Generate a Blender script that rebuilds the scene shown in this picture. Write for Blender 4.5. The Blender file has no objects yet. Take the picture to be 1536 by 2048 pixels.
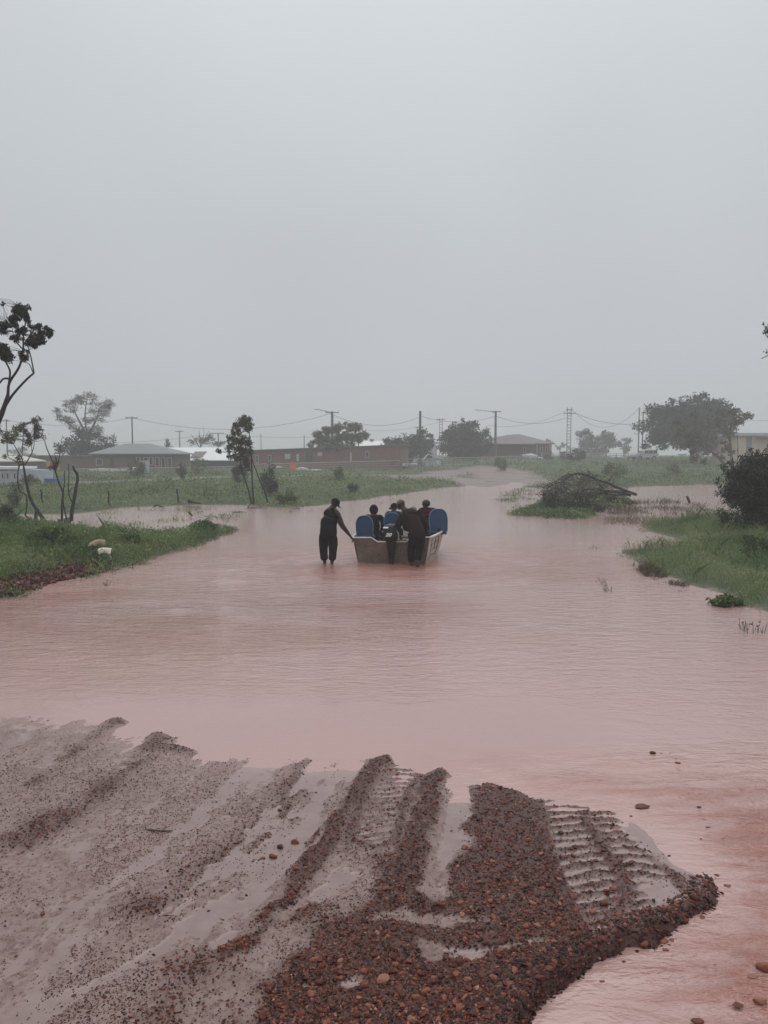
import bpy, math, random
import numpy as np
from mathutils import Vector, Matrix, Quaternion

sc = bpy.context.scene
random.seed(7)
rng = np.random.default_rng(11)

# ------------------------------------------------------------------ camera
FPX, HORIZ, CAMH = 1547.0, 908.0, 2.8
PITCH = math.atan((1024.0 - HORIZ) / FPX)
cam_data = bpy.data.cameras.new("camera")
cam = bpy.data.objects.new("camera", cam_data)
sc.collection.objects.link(cam)
cam.location = (0, 0, CAMH)
cam.rotation_euler = (math.pi / 2 - PITCH, 0, 0)
cam_data.sensor_fit = 'VERTICAL'
cam_data.sensor_height = 24.0
cam_data.lens = 24.0 * FPX / 2048.0
cam_data.clip_start = 0.05
cam_data.clip_end = 5000
sc.camera = cam

# ------------------------------------------------------------------ view
sc.view_settings.view_transform = 'Standard'
sc.view_settings.look = 'None'
sc.view_settings.gamma = 1.0
sc.view_settings.exposure = 0.09
sc.view_settings.use_curve_mapping = False
sc.cycles.max_bounces = 5
sc.cycles.diffuse_bounces = 3
sc.cycles.glossy_bounces = 2
sc.cycles.volume_bounces = 2
sc.cycles.transparent_max_bounces = 8
sc.cycles.use_denoising = True

# ------------------------------------------------------------------ world: overcast rainy sky
SUN_EL, SUN_ROT = math.radians(62), math.radians(20)
world = bpy.data.worlds.new("World")
sc.world = world
world.use_nodes = True
wn, wl = world.node_tree.nodes, world.node_tree.links
wn.clear()
wout = wn.new('ShaderNodeOutputWorld')
bg = wn.new('ShaderNodeBackground')
bg.inputs['Strength'].default_value = 0.1
sky = wn.new('ShaderNodeTexSky')
sky.sky_type = 'NISHITA'
sky.sun_disc = False
sky.sun_elevation = SUN_EL
sky.sun_rotation = SUN_ROT
sky.dust_density = 4.0
hs = wn.new('ShaderNodeHueSaturation')
hs.inputs['Saturation'].default_value = 0.12
hs.inputs['Value'].default_value = 0.8
wl.new(sky.outputs[0], hs.inputs['Color'])
tc = wn.new('ShaderNodeTexCoord')
sx = wn.new('ShaderNodeSeparateXYZ')
wl.new(tc.outputs['Generated'], sx.inputs[0])
cr = wn.new('ShaderNodeValToRGB')          # the cloud deck: brighter towards the zenith
cr.color_ramp.interpolation = 'B_SPLINE'
el = cr.color_ramp.elements
el[0].position = 0.0; el[0].color = (0.50, 0.515, 0.535, 1)
el[1].position = 1.0; el[1].color = (0.98, 1.02, 1.06, 1)
for p, c in ((0.17, (0.485, 0.515, 0.545)), (0.30, (0.50, 0.535, 0.57)), (0.5, (0.59, 0.625, 0.66)), (0.7, (0.78, 0.83, 0.87))):
    e = el.new(p); e.color = (*c, 1)
wl.new(sx.outputs['Z'], cr.inputs[0])
# soft unevenness of the cloud
nt = wn.new('ShaderNodeTexNoise'); nt.inputs['Scale'].default_value = 1.6; nt.inputs['Detail'].default_value = 2.5
wl.new(tc.outputs['Generated'], nt.inputs['Vector'])
nm = wn.new('ShaderNodeMapRange'); nm.inputs['To Min'].default_value = 9.2; nm.inputs['To Max'].default_value = 10.6
nm.inputs['From Min'].default_value = 0.3; nm.inputs['From Max'].default_value = 0.7
wl.new(nt.outputs['Fac'], nm.inputs['Value'])
vm = wn.new('ShaderNodeVectorMath'); vm.operation = 'SCALE'
wl.new(cr.outputs[0], vm.inputs[0]); wl.new(nm.outputs[0], vm.inputs['Scale'])
mx = wn.new('ShaderNodeMix'); mx.data_type = 'RGBA'
mx.inputs[0].default_value = 0.94
wl.new(hs.outputs[0], mx.inputs[6]); wl.new(vm.outputs[0], mx.inputs[7])
wl.new(mx.outputs[2], bg.inputs['Color'])
wl.new(bg.outputs[0], wout.inputs['Surface'])

sun_d = bpy.data.lights.new("sun", 'SUN')
sun_d.energy = 0.6
sun_d.angle = math.radians(60)
sun_d.color = (1.0, 0.98, 0.95)
sun = bpy.data.objects.new("sun", sun_d)
sc.collection.objects.link(sun)
sd_ = Vector((math.sin(SUN_ROT) * math.cos(SUN_EL), math.cos(SUN_ROT) * math.cos(SUN_EL), math.sin(SUN_EL)))
sun.rotation_euler = sd_.to_track_quat('Z', 'Y').to_euler()

# ------------------------------------------------------------------ placing helpers
_cp, _sp = math.cos(PITCH), math.sin(PITCH)
def ray(px, py):
    a, b = (px - 768.0) / FPX, (1024.0 - py) / FPX
    return Vector((a, b * _sp + _cp, b * _cp - _sp))
def G(px, py, z=0.0):
    """the point of the plane of height z seen at photo position px, py"""
    d = ray(px, py); t = (z - CAMH) / d.z
    return Vector((d.x * t, d.y * t, z))
def W(px, py, y):
    """the point at distance y (metres ahead) seen at photo position px, py"""
    d = ray(px, py); t = y / d.y
    return Vector((d.x * t, y, CAMH + d.z * t))
def WX(px, y):
    return (px - 768.0) / FPX * y

# ------------------------------------------------------------------ noise and distance in numpy
def _hash(ix, iy, s):
    h = (ix.astype(np.int64) * 374761393 + iy.astype(np.int64) * 668265263 + s * 1442695041) & 0xffffffff
    h = ((h ^ (h >> 13)) * 1274126177) & 0xffffffff
    return ((h ^ (h >> 16)) & 0xffffff) / float(0xffffff)
def vnoise(x, y, s=0):
    ix, iy = np.floor(x), np.floor(y)
    fx, fy = x - ix, y - iy
    ux, uy = fx * fx * (3 - 2 * fx), fy * fy * (3 - 2 * fy)
    a = _hash(ix, iy, s); b = _hash(ix + 1, iy, s); c = _hash(ix, iy + 1, s); d = _hash(ix + 1, iy + 1, s)
    return (a * (1 - ux) + b * ux) * (1 - uy) + (c * (1 - ux) + d * ux) * uy
def fbm(x, y, s=0, o=4, g=0.5):
    r = 0; a = 1.0; t = 0
    for k in range(o):
        r = r + a * vnoise(x * 2 ** k + 13.7 * k, y * 2 ** k - 7.1 * k, s + k); t += a; a *= g
    return r / t
def smooth(a, b, x):
    t = np.clip((x - a) / (b - a), 0, 1)
    return t * t * (3 - 2 * t)
def seg_dist(X, Y, P):
    d = np.full(X.shape, 1e9)
    for (ax, ay), (bx, by) in zip(P[:-1], P[1:]):
        vx, vy = bx - ax, by - ay
        t = np.clip(((X - ax) * vx + (Y - ay) * vy) / (vx * vx + vy * vy + 1e-12), 0, 1)
        d = np.minimum(d, np.hypot(X - ax - t * vx, Y - ay - t * vy))
    return d
def poly_sd(X, Y, P):
    """signed distance, positive inside"""
    X = np.asarray(X, float); Y = np.asarray(Y, float)
    d = seg_dist(X, Y, list(P) + [P[0]])
    ins = np.zeros(X.shape, bool)
    n = len(P)
    for i in range(n):
        (x1, y1), (x2, y2) = P[i], P[(i + 1) % n]
        if y1 == y2: continue
        c = ((y1 > Y) != (y2 > Y)) & (X < (x2 - x1) * (Y - y1) / (y2 - y1) + x1)
        ins ^= c
    return np.where(ins, d, -d)
def gp(pts, z=0.0):
    return [tuple(G(a, b, z)[:2]) for a, b in pts]

# ------------------------------------------------------------------ mesh building
def link(o, parent=None):
    sc.collection.objects.link(o)
    if parent is not None: o.parent = parent
    return o
def props(o, label=None, cat=None, group=None, kind=None):
    if label: o['label'] = label
    if cat: o['category'] = cat
    if group: o['group'] = group
    if kind: o['kind'] = kind
    return o
class MB:
    """collects vertex and face arrays (with a tint per vertex), then links them as ONE mesh object"""
    def __init__(s):
        s.V, s.F, s.T, s.M, s.n = [], [], [], [], 0
    def add(s, V, F, tint=0.5, mi=0):
        V = np.asarray(V, float).reshape(-1, 3)
        if isinstance(F, np.ndarray): Fs = [F]
        else:
            k = {}
            for f in F: k.setdefault(len(f), []).append(f)
            Fs = [np.array(v) for v in k.values()]
        for f in Fs:
            s.F.append(f.astype(np.int64) + s.n); s.M.append(np.full(len(f), mi))
        s.V.append(V)
        s.T.append(np.broadcast_to(np.asarray(tint, float), (len(V),)).copy())
        s.n += len(V)
        return s
    def mesh(s, name, mats, smooth_=False):
        me = bpy.data.meshes.new(name)
        V = np.concatenate(s.V); T = np.concatenate(s.T)
        loops = np.concatenate([f.ravel() for f in s.F])
        cnt = np.concatenate([np.full(len(f), f.shape[1]) for f in s.F])
        me.vertices.add(len(V)); me.vertices.foreach_set('co', V.ravel())
        me.loops.add(len(loops)); me.loops.foreach_set('vertex_index', loops.astype(np.int32))
        me.polygons.add(len(cnt))
        st = np.concatenate([[0], np.cumsum(cnt)[:-1]])
        me.polygons.foreach_set('loop_start', st.astype(np.int32))
        me.polygons.foreach_set('loop_total', cnt.astype(np.int32))
        me.polygons.foreach_set('material_index', np.concatenate(s.M).astype(np.int32))
        me.polygons.foreach_set('use_smooth', np.full(len(cnt), bool(smooth_)))
        at = me.attributes.new('tint', 'FLOAT', 'POINT'); at.data.foreach_set('value', T.astype(np.float32))
        for m in (mats if isinstance(mats, (list, tuple)) else [mats]): me.materials.append(m)
        me.update(calc_edges=True); me.validate()
        return me
    def build(s, name, mats, parent=None, smooth_=False):
        o = bpy.data.objects.new(name, s.mesh(name, mats, smooth_))
        return link(o, parent)

def box_vf(cx, cy, cz, sx, sy, sz, rz=0.0):
    V = np.array([(x, y, z) for z in (-.5, .5) for y in (-.5, .5) for x in (-.5, .5)], float) * (sx, sy, sz)
    c, s_ = math.cos(rz), math.sin(rz)
    V = np.stack([V[:, 0] * c - V[:, 1] * s_ + cx, V[:, 0] * s_ + V[:, 1] * c + cy, V[:, 2] + cz], 1)
    F = np.array([(0, 2, 3, 1), (4, 5, 7, 6), (0, 1, 5, 4), (2, 6, 7, 3), (0, 4, 6, 2), (1, 3, 7, 5)])
    return V, F
def tube_vf(P, R, n=6, cap=True):
    P = [Vector(p) for p in P]
    if not hasattr(R, '__len__'): R = [R] * len(P)
    if len(R) == 2 and len(P) > 2: R = [R[0] + (R[1] - R[0]) * i / (len(P) - 1) for i in range(len(P))]
    V, F = [], []
    up = Vector((0.13, 0.21, 0.97)).normalized()
    t0 = (P[1] - P[0]).normalized()
    a = t0.cross(up)
    if a.length < 0.1: a = t0.cross(Vector((1, 0, 0)))
    a.normalize()
    for i, p in enumerate(P):
        t = (P[min(i + 1, len(P) - 1)] - P[max(i - 1, 0)])
        if t.length < 1e-9: t = t0.copy()
        t.normalize()
        a = (a - t * a.dot(t)).normalized(); b = t.cross(a)
        for k in range(n):
            w = 2 * math.pi * k / n
            V.append(tuple(p + (a * math.cos(w) + b * math.sin(w)) * R[i]))
    for i in range(len(P) - 1):
        for k in range(n):
            k2 = (k + 1) % n
            F.append((i * n + k, i * n + k2, (i + 1) * n + k2, (i + 1) * n + k))
    if cap:
        F.append(tuple(range(n))[::-1]); F.append(tuple((len(P) - 1) * n + k for k in range(n)))
    return V, F
def wiggle(a, b, n, amp, rg=None):
    a, b = Vector(a), Vector(b); L = (b - a).length
    out = [a]
    for i in range(1, n):
        t = i / n
        out.append(a.lerp(b, t) + Vector((random.gauss(0, 1), random.gauss(0, 1), random.gauss(0, 1))) * amp * L * math.sin(math.pi * t))
    out.append(b)
    return out
def smooth_path(P, k=3):
    """Catmull-Rom through the points"""
    P = [Vector(p) for p in P]
    if len(P) < 3: return P
    Q = [P[0] * 2 - P[1]] + P + [P[-1] * 2 - P[-2]]
    out = []
    for i in range(1, len(Q) - 2):
        for j in range(k):
            t = j / k
            a, b, c, d = Q[i - 1], Q[i], Q[i + 1], Q[i + 2]
            out.append(0.5 * ((2 * b) + (c - a) * t + (2 * a - 5 * b + 4 * c - d) * t * t + (3 * b - a - 3 * c + d) * t ** 3))
    out.append(P[-1])
    return out
def empty(name, loc, label=None, cat=None, group=None):
    o = bpy.data.objects.new(name, None); o.empty_display_size = 0.2
    o.location = loc
    link(o); props(o, label, cat, group)
    return o
def keep_parent(child, parent):
    """parent a world-space mesh to an Empty that stands at its base"""
    child.parent = parent
    child.matrix_parent_inverse = Matrix.Translation(-Vector(parent.location))
    return child
def leaves_vf(C, L, wd, droop=0.0, flat=0.0, seed=0):
    """one folded rhombus per centre: C (n,3), L length array"""
    r = np.random.default_rng(seed)
    n = len(C)
    d = r.normal(size=(n, 3)); d[:, 2] = d[:, 2] * (1 - flat) - droop * 1.5
    d /= np.linalg.norm(d, axis=1, keepdims=True) + 1e-9
    e = r.normal(size=(n, 3)); e[:, 2] *= (1 - flat)
    e -= d * (e * d).sum(1, keepdims=True); e /= np.linalg.norm(e, axis=1, keepdims=True) + 1e-9
    L = np.broadcast_to(np.asarray(L, float), (n,))[:, None]
    w = L * wd
    nrm = np.cross(d, e)
    V = np.stack([C - d * L * .5, C + e * w * .5 + nrm * w * .12, C + d * L * .5, C - e * w * .5 + nrm * w * .12], 1).reshape(-1, 3)
    F = np.arange(4 * n).reshape(n, 4)
    return V, F

# ------------------------------------------------------------------ materials
class NT:
    def __init__(s, name):
        s.m = bpy.data.materials.new(name); s.m.use_nodes = True
        s.n = s.m.node_tree.nodes; s.l = s.m.node_tree.links
        s.n.clear()
        s.out = s.n.new('ShaderNodeOutputMaterial')
        s.b = s.n.new('ShaderNodeBsdfPrincipled')
        s.l.new(s.b.outputs[0], s.out.inputs['Surface'])
    def node(s, t, **k):
        o = s.n.new(t)
        for a, v in k.items():
            if a in o.inputs.keys(): o.inputs[a].default_value = v
            else: setattr(o, a, v)
        return o
    def set(s, inp, v):
        i = s.b.inputs[inp]
        if hasattr(v, 'is_output') or isinstance(v, bpy.types.NodeSocket): s.l.new(v, i)
        else: i.default_value = v if not (isinstance(v, tuple) and len(v) == 3) else (*v, 1)
        return s
    def coord(s, scale=(1, 1, 1), rot=(0, 0, 0)):
        t = s.n.new('ShaderNodeTexCoord'); m = s.n.new('ShaderNodeMapping')
        m.inputs['Scale'].default_value = scale; m.inputs['Rotation'].default_value = rot
        s.l.new(t.outputs['Object'], m.inputs[0]); return m.outputs[0]
    def noise(s, scale, detail=4, rough=0.55, vec=None, dist=0.0):
        t = s.n.new('ShaderNodeTexNoise')
        t.inputs['Scale'].default_value = scale; t.inputs['Detail'].default_value = detail
        t.inputs['Roughness'].default_value = rough; t.inputs['Distortion'].default_value = dist
        s.l.new(vec if vec is not None else s.coord(), t.inputs['Vector'])
        return t.outputs['Fac']
    def ramp(s, fac, stops, interp='LINEAR'):
        r = s.n.new('ShaderNodeValToRGB'); e = r.color_ramp.elements
        r.color_ramp.interpolation = interp
        e[0].position, e[0].color = stops[0][0], (*stops[0][1], 1)
        e[1].position, e[1].color = stops[-1][0], (*stops[-1][1], 1)
        for p, c in stops[1:-1]:
            q = e.new(p); q.color = (*c, 1)
        s.l.new(fac, r.inputs[0]); return r.outputs[0]
    def rng(s, v, a, b, c, d):
        m = s.n.new('ShaderNodeMapRange')
        for k, x in zip(('From Min', 'From Max', 'To Min', 'To Max'), (a, b, c, d)): m.inputs[k].default_value = x
        s.l.new(v, m.inputs['Value']); return m.outputs[0]
    def math(s, op, a, b=0.0):
        m = s.n.new('ShaderNodeMath'); m.operation = op
        for i, v in enumerate((a, b)):
            if isinstance(v, bpy.types.NodeSocket): s.l.new(v, m.inputs[i])
            else: m.inputs[i].default_value = v
        return m.outputs[0]
    def mix(s, f, a, b):
        m = s.n.new('ShaderNodeMix'); m.data_type = 'RGBA'
        for i, v in ((0, f), (6, a), (7, b)):
            if isinstance(v, bpy.types.NodeSocket): s.l.new(v, m.inputs[i])
            else: m.inputs[i].default_value = v if i == 0 else (*v, 1)
        return m.outputs[2]
    def attr(s, name):
        a = s.n.new('ShaderNodeAttribute'); a.attribute_name = name; return a.outputs['Fac']
    def bump(s, h, strength, dist=0.01):
        b = s.n.new('ShaderNodeBump')
        if isinstance(strength, bpy.types.NodeSocket): s.l.new(strength, b.inputs['Strength'])
        else: b.inputs['Strength'].default_value = strength
        b.inputs['Distance'].default_value = dist
        s.l.new(h, b.inputs['Height']); s.l.new(b.outputs[0], s.b.inputs['Normal']); return s

def plain(name, c, rough=0.6, var=0.25, scale=6.0, metal=0.0, spec=0.5, bump=0.0, bscale=40.0):
    t = NT(name)
    f = t.noise(scale, 5, 0.6)
    lo = tuple(x * (1 - var) for x in c); hi = tuple(min(1, x * (1 + var)) for x in c)
    t.set('Base Color', t.ramp(f, [(0.3, lo), (0.7, hi)]))
    t.set('Roughness', t.rng(f, 0.3, 0.7, max(0, rough - .08), min(1, rough + .08))).set('Metallic', metal).set('Specular IOR Level', spec)
    if bump: t.bump(t.noise(bscale, 4), bump, 0.01)
    return t.m
def leafmat(name, stops, transl=0.22, rough=0.5):
    t = NT(name)
    c = t.ramp(t.attr('tint'), stops)
    t.set('Base Color', c).set('Roughness', rough).set('Specular IOR Level', 0.35)
    tr = t.node('ShaderNodeBsdfTranslucent'); t.l.new(c, tr.inputs['Color'])
    ms = t.node('ShaderNodeMixShader'); ms.inputs[0].default_value = transl
    t.l.new(t.b.outputs[0], ms.inputs[1]); t.l.new(tr.outputs[0], ms.inputs[2]); t.l.new(ms.outputs[0], t.out.inputs['Surface'])
    return t.m

# ================================================================== THE LAND: shorelines (read off the photograph, laid on the water plane)
FAR = gp([(-1500, 1030), (-600, 1030), (0, 1030), (150, 1027), (260, 1016), (400, 1010), (480, 1011), (560, 1018), (640, 1010), (690, 1004), (740, 998),
          (800, 990), (850, 983), (885, 976), (940, 972), (985, 974), (1012, 968), (1032, 962)]) + \
      gp([(1040, 966), (1052, 975), (1120, 982), (1200, 980), (1290, 974), (1380, 971), (1440, 969), (1536, 968), (2400, 968), (3200, 968)]) + [(440, 90), (440, 880), (-440, 880), (-440, 40)]
BANKL = gp([(-1400, 1330), (-500, 1245), (0, 1198), (60, 1180), (120, 1163), (180, 1150), (230, 1136), (280, 1128), (320, 1114), (380, 1098), (420, 1080), (466, 1068), (476, 1062),
            (440, 1062), (380, 1070), (300, 1078), (200, 1076), (150, 1060), (60, 1054), (0, 1060), (-300, 1076), (-1400, 1086)])
ISLE = gp([(1018, 1032), (1030, 1024), (1080, 1010), (1100, 996), (1150, 992), (1220, 990), (1262, 1000), (1268, 1012), (1200, 1018), (1190, 1034), (1140, 1040), (1080, 1034)])
BANKR = gp([(1278, 1052), (1300, 1046), (1380, 1040), (1450, 1040), (1560, 1036), (2100, 1030), (2700, 1040), (2700, 1330), (1900, 1290), (1600, 1236), (1536, 1226), (1470, 1208), (1450, 1186),
            (1400, 1174), (1350, 1160), (1310, 1145), (1280, 1128), (1240, 1106), (1236, 1100), (1300, 1096), (1350, 1092), (1370, 1082), (1330, 1072), (1290, 1062)])
MUD = gp([(-1600, 1400), (-400, 1392), (0, 1404), (60, 1418), (120, 1428), (235, 1440), (300, 1458), (350, 1476), (400, 1492), (480, 1500), (560, 1508), (640, 1506), (700, 1512), (770, 1510), (800, 1534),
          (850, 1550), (885, 1540), (905, 1566), (935, 1566), (965, 1556), (1020, 1572), (1080, 1596), (1130, 1612), (1175, 1610), (1200, 1622), (1260, 1622), (1330, 1640), (1380, 1668), (1410, 1700), (1432, 1740),
          (1436, 1775), (1432, 1800), (1380, 1846), (1300, 1890), (1230, 1918), (1150, 1950), (1100, 1980), (1068, 2020), (1050, 2060), (1030, 2300), (1000, 2800), (0, 3400), (-1800, 3000)])

ROAD = gp([(985, 968), (930, 958), (850, 951), (760, 949), (600, 952), (420, 955), (170, 966), (-200, 975)], 0.35)
EARTH = gp([(1040, 962), (1000, 950), (960, 943), (880, 948), (830, 955)], 0.3)

def far_height(X, Y):
    n = (fbm(X * .35, Y * .35, 5, 3) - .5)
    sd = poly_sd(X, Y, FAR) + n * 1.6
    rise = smooth(85, 150, Y) * smooth(2, 16, X) * 1.55
    ez = np.exp(-(seg_dist(X, Y, EARTH) / 5.0) ** 2)
    h = .36 * (1 - np.exp(-np.clip(sd, 0, 1e9) / 3.5)) * (1 - .45 * ez) + rise + (fbm(X * .12, Y * .12, 9, 4) - .5) * .22 * smooth(1, 8, sd)
    z = np.where(sd > 0, h, np.maximum(-.45, sd * .18))
    for P, top, w, k in ((BANKL, .26, .9, 41), (BANKR, .16, 1.0, 43), (ISLE, .12, .5, 47)):
        s = poly_sd(X, Y, P) + (fbm(X * 1.4, Y * 1.4, k, 3) - .5) * .5
        h = top * (1 - np.exp(-np.clip(s, 0, 1e9) / w)) + (fbm(X * .9, Y * .9, k + 3, 3) - .5) * .1 * smooth(0, 1.5, s)
        z = np.maximum(z, np.where(s > 0, h, np.maximum(-.45, s * .3)))
    s = poly_sd(X, Y, MUD)
    z = np.maximum(z, np.where(s > 0, np.minimum(.02 + .012 * s, .16), np.maximum(-.45, s * .25)))
    return z
def gz(x, y):
    return float(far_height(np.array([x]), np.array([y]))[0])

# ---- the foreshore in detail
R1 = gp([(775, 1515), (735, 1560), (700, 1610), (660, 1680), (625, 1740), (585, 1800), (520, 1870), (440, 1940)])
MID = gp([(770, 1520), (880, 1556), (850, 1700), (800, 1810), (620, 1860), (520, 1880), (560, 1820), (650, 1700), (710, 1600)])
R2 = gp([(885, 1548), (862, 1600), (845, 1660), (830, 1720), (812, 1800), (790, 1900)])
MASS = gp([(938, 1572), (985, 1562), (1060, 1588), (1105, 1640), (1140, 1720), (1190, 1800), (1250, 1860), (1330, 1870), (1300, 1890), (1150, 1950), (1066, 2030), (1040, 2300), (1000, 2700), (430, 2700), (470, 2080), (560, 1930), (640, 1850), (780, 1780), (850, 1760), (915, 1720), (930, 1650)])
LEFTD = [gp([(235, 1445), (190, 1475), (110, 1545), (70, 1575)]), gp([(330, 1470), (270, 1530), (180, 1610), (40, 1690)]),
         gp([(610, 1530), (560, 1640), (460, 1720), (300, 1830)]), gp([(430, 1925), (350, 2000), (260, 2100)]), gp([(300, 1496), (345, 1500), (390, 1508)])]
RUTS = [(gp([(690, 1530), (640, 1610), (590, 1690), (470, 1790), (330, 1900), (160, 2000), (0, 2080)]), .075), (gp([(655, 1530), (600, 1612), (545, 1690), (430, 1780), (280, 1890)]), .035), (gp([(720, 1530), (672, 1610), (625, 1690), (520, 1790), (400, 1880)]), .035), (gp([(500, 1530), (400, 1640), (280, 1740), (120, 1850)]), .04),
        (gp([(640, 1530), (560, 1620), (500, 1690), (420, 1760), (300, 1860)]), .07),
        (gp([(905, 1560), (905, 1620), (890, 1700), (868, 1790)]), .115),
        (gp([(700, 1760), (640, 1790), (560, 1850), (440, 1900)]), .08),
        (gp([(860, 1925), (960, 1915), (1090, 1905)]), .05), (gp([(760, 1850), (900, 1850), (1010, 1860)]), .06),
        (gp([(610, 1985), (720, 1975)]), .05)]
TR1 = gp([(1135, 1615), (1150, 1680), (1180, 1760), (1210, 1830), (1235, 1880)])
TR2 = gp([(1215, 1640), (1250, 1700), (1300, 1760), (1310, 1820), (1290, 1870)])
TR3 = gp([(800, 1545), (770, 1600), (750, 1680)])
SMOOTHP = gp([(1215, 1612), (1300, 1622), (1380, 1665), (1425, 1735), (1425, 1765), (1330, 1750), (1270, 1700), (1225, 1660)])
POND = gp([(1275, 1775), (1330, 1760), (1375, 1800), (1380, 1825), (1310, 1820)])
BANKEDGE = gp([(1436, 1775), (1432, 1800), (1380, 1846), (1300, 1890), (1230, 1918), (1150, 1950), (1100, 1980), (1068, 2020), (1050, 2060), (1030, 2300)])
DD = Vector((G(60, 1700) - G(330, 1480))); DA = math.atan2(DD.x, DD.y)

def shore(X, Y):
    """height, level, gravel share, wetness of the foreshore"""
    sd = poly_sd(X, Y, MUD)
    sd = sd + (fbm(X * 3, Y * 3, 3, 3) - .5) * .22
    be = seg_dist(X, Y, BANKEDGE)
    mass = smooth(-.06, .10, poly_sd(X, Y, MASS) + (fbm(X * 5, Y * 5, 21, 3) - .5) * .3)
    L = np.minimum(.004 + .016 * np.clip(sd, 0, 9), .09) + .085 * np.exp(-(be / .45) ** 2) * smooth(0, .05, sd) * smooth(1750, 1950, 908 + 4332 / np.clip(Y, 1, 99))
    g = np.maximum(0, mass)
    wob = (fbm(X * 6, Y * 6, 83, 4) - .5) * .16 + (fbm(X * 1.5, Y * 1.5, 85, 2) - .5) * .12
    rid = lambda P, w: np.exp(-((seg_dist(X, Y, P) + wob) / w) ** 2)
    br = smooth(.30, .62, fbm(X * 4, Y * 4, 77, 3))
    r1, r2 = rid(R1, .10), rid(R2, .13)
    hr = r1 * .045 + r2 * .045 + mass * .018
    g = np.maximum(g, np.maximum(smooth(.25, .7, r1), smooth(.25, .7, r2)))
    for P, w in zip(LEFTD, (.09, .14, .15, .14, .07)):
        q = rid(P, w) * (.35 + .65 * br)
        hr = hr + q * .016; g = np.maximum(g, q * .85)
    rut = 0
    for P, w in RUTS:
        q = rid(P, w); rut = np.maximum(rut, q); hr = hr - q * .022
    md = smooth(-.05, .12, poly_sd(X, Y, MID)) * smooth(.35, .6, fbm(X * 5, Y * 4, 87, 3))
    g = np.maximum(g, md * .8); hr = hr + md * .010
    g = g * (1 - smooth(.35, .8, rut))
    # along-track streaks and lumps
    u = X * math.sin(DA) + Y * math.cos(DA); v = X * math.cos(DA) - Y * math.sin(DA)
    st = fbm(u * .8, v * 7, 31, 4) - .5
    lum = fbm(X * 14, Y * 14, 51, 4, .6) - .5
    fine = fbm(X * 40, Y * 40, 61, 2) - .5
    med = fbm(u * 5, v * 13, 35, 3) - .5
    hr = hr + .0062 * (1 - mass) + st * .022 * (1 - mass) + med * .018 * (1 - mass) + lum * (.014 + .018 * mass) + fine * .012 + (fbm(X * 1.3, Y * 1.3, 91, 2) - .5) * .012
    # ruts pressed by tyres: bars across the track
    for P, w, per, am in ((TR1, .20, .115, 1), (TR2, .16, .115, .9), (TR3, .16, .10, .45)):
        d = seg_dist(X, Y, P)
        q = smooth(w, w * .75, d)
        ph = Y + .25 * np.abs(X - P[0][0]) + (fbm(X * 6, Y * 6, 13, 2) - .5) * .05
        bar = np.cos(ph / per * 2 * math.pi) * (.55 + .9 * fbm(X * 9, Y * 9, 15, 2)) + (fbm(X * 22, Y * 22, 16, 2) - .5) * .9
        q = q * (1 if am > .5 else .6)
        hr = hr * (1 - .75 * q) + q * (bar * .015 * am + .003 + lum * .034)
        berm = np.exp(-((d - w * 1.1) / .04) ** 2) * smooth(0, .15, sd)
        hr = hr + berm * .020
        g = np.maximum(g * (1 - q), q * smooth(.15, .7, bar) * .9); g = np.maximum(g, berm * .85)
    sm = smooth(-.02, .12, poly_sd(X, Y, SMOOTHP)); pn = smooth(-.03, .04, poly_sd(X, Y, POND))
    hr = hr * (1 - .93 * sm) + sm * (.004 + .008 * (fbm(X * 2.2, Y * 5, 71, 3) - .5)); g = g * (1 - sm)
    hr = hr * (1 - pn) - .02 * pn; g = g * (1 - pn)
    edge = smooth(0, .5, sd)
    g = np.maximum(g, np.exp(-(be / .16) ** 2) * smooth(0, .02, sd) * smooth(1760, 1850, 908 + 4332 / np.clip(Y, 1, 99)))
    puddle = hr < -.0005
    h = np.where(puddle, np.maximum(hr, -.0005), hr)
    z = L + h * (.45 + .55 * edge) - .016 * (1 - smooth(0, .9, sd)) * (1 - smooth(.1, .5, g))
    wet = smooth(.0022, -.0002, hr)
    z = np.where(sd > 0, z, np.maximum(sd * .35, -.45) - .004 + g * .0)
    wet = np.where(sm > .5, .8, wet)
    gm = np.maximum(g * smooth(-.04, .05, sd), np.exp(-(be / .2) ** 2) * (sd < .1))  # gravel share, raised on the bank face to paint its shade dark
    wet = wet * (1 - np.exp(-(be / .13) ** 2) * (sd < .12))
    return z, L, gm, wet, sd, lum

# ---- one sheet of land: coarse part reaching the horizon
def axis(parts):
    a = [parts[0][0]]
    for end, step in parts:
        if step is None: continue
        n = max(1, int(round((end - a[-1]) / step)))
        a += list(np.linspace(a[-1], end, n + 1)[1:])
    return np.array(a)
def grid_mesh(name, xs, ys, Z, mats, attrs, parent=None, hole=None):
    nx, ny = len(xs), len(ys)
    XX, YY = np.meshgrid(xs, ys)
    V = np.stack([XX, YY, Z], -1).reshape(-1, 3)
    i, j = np.meshgrid(np.arange(nx - 1), np.arange(ny - 1))
    a = (j * nx + i).ravel()
    F = np.stack([a, a + 1, a + nx + 1, a + nx], 1)
    if hole is not None:
        cx = (XX[:-1, :-1] + XX[1:, 1:]).ravel() / 2; cy = (YY[:-1, :-1] + YY[1:, 1:]).ravel() / 2
        F = F[~((cx > hole[0]) & (cx < hole[1]) & (cy > hole[2]) & (cy < hole[3]))]
    mb = MB(); mb.add(V, F)
    o = mb.build(name, mats, parent, True)
    for k, v in attrs.items():
        at = o.data.attributes.new(k, 'FLOAT', 'POINT'); at.data.foreach_set('value', v.ravel().astype(np.float32))
    return o

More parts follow.
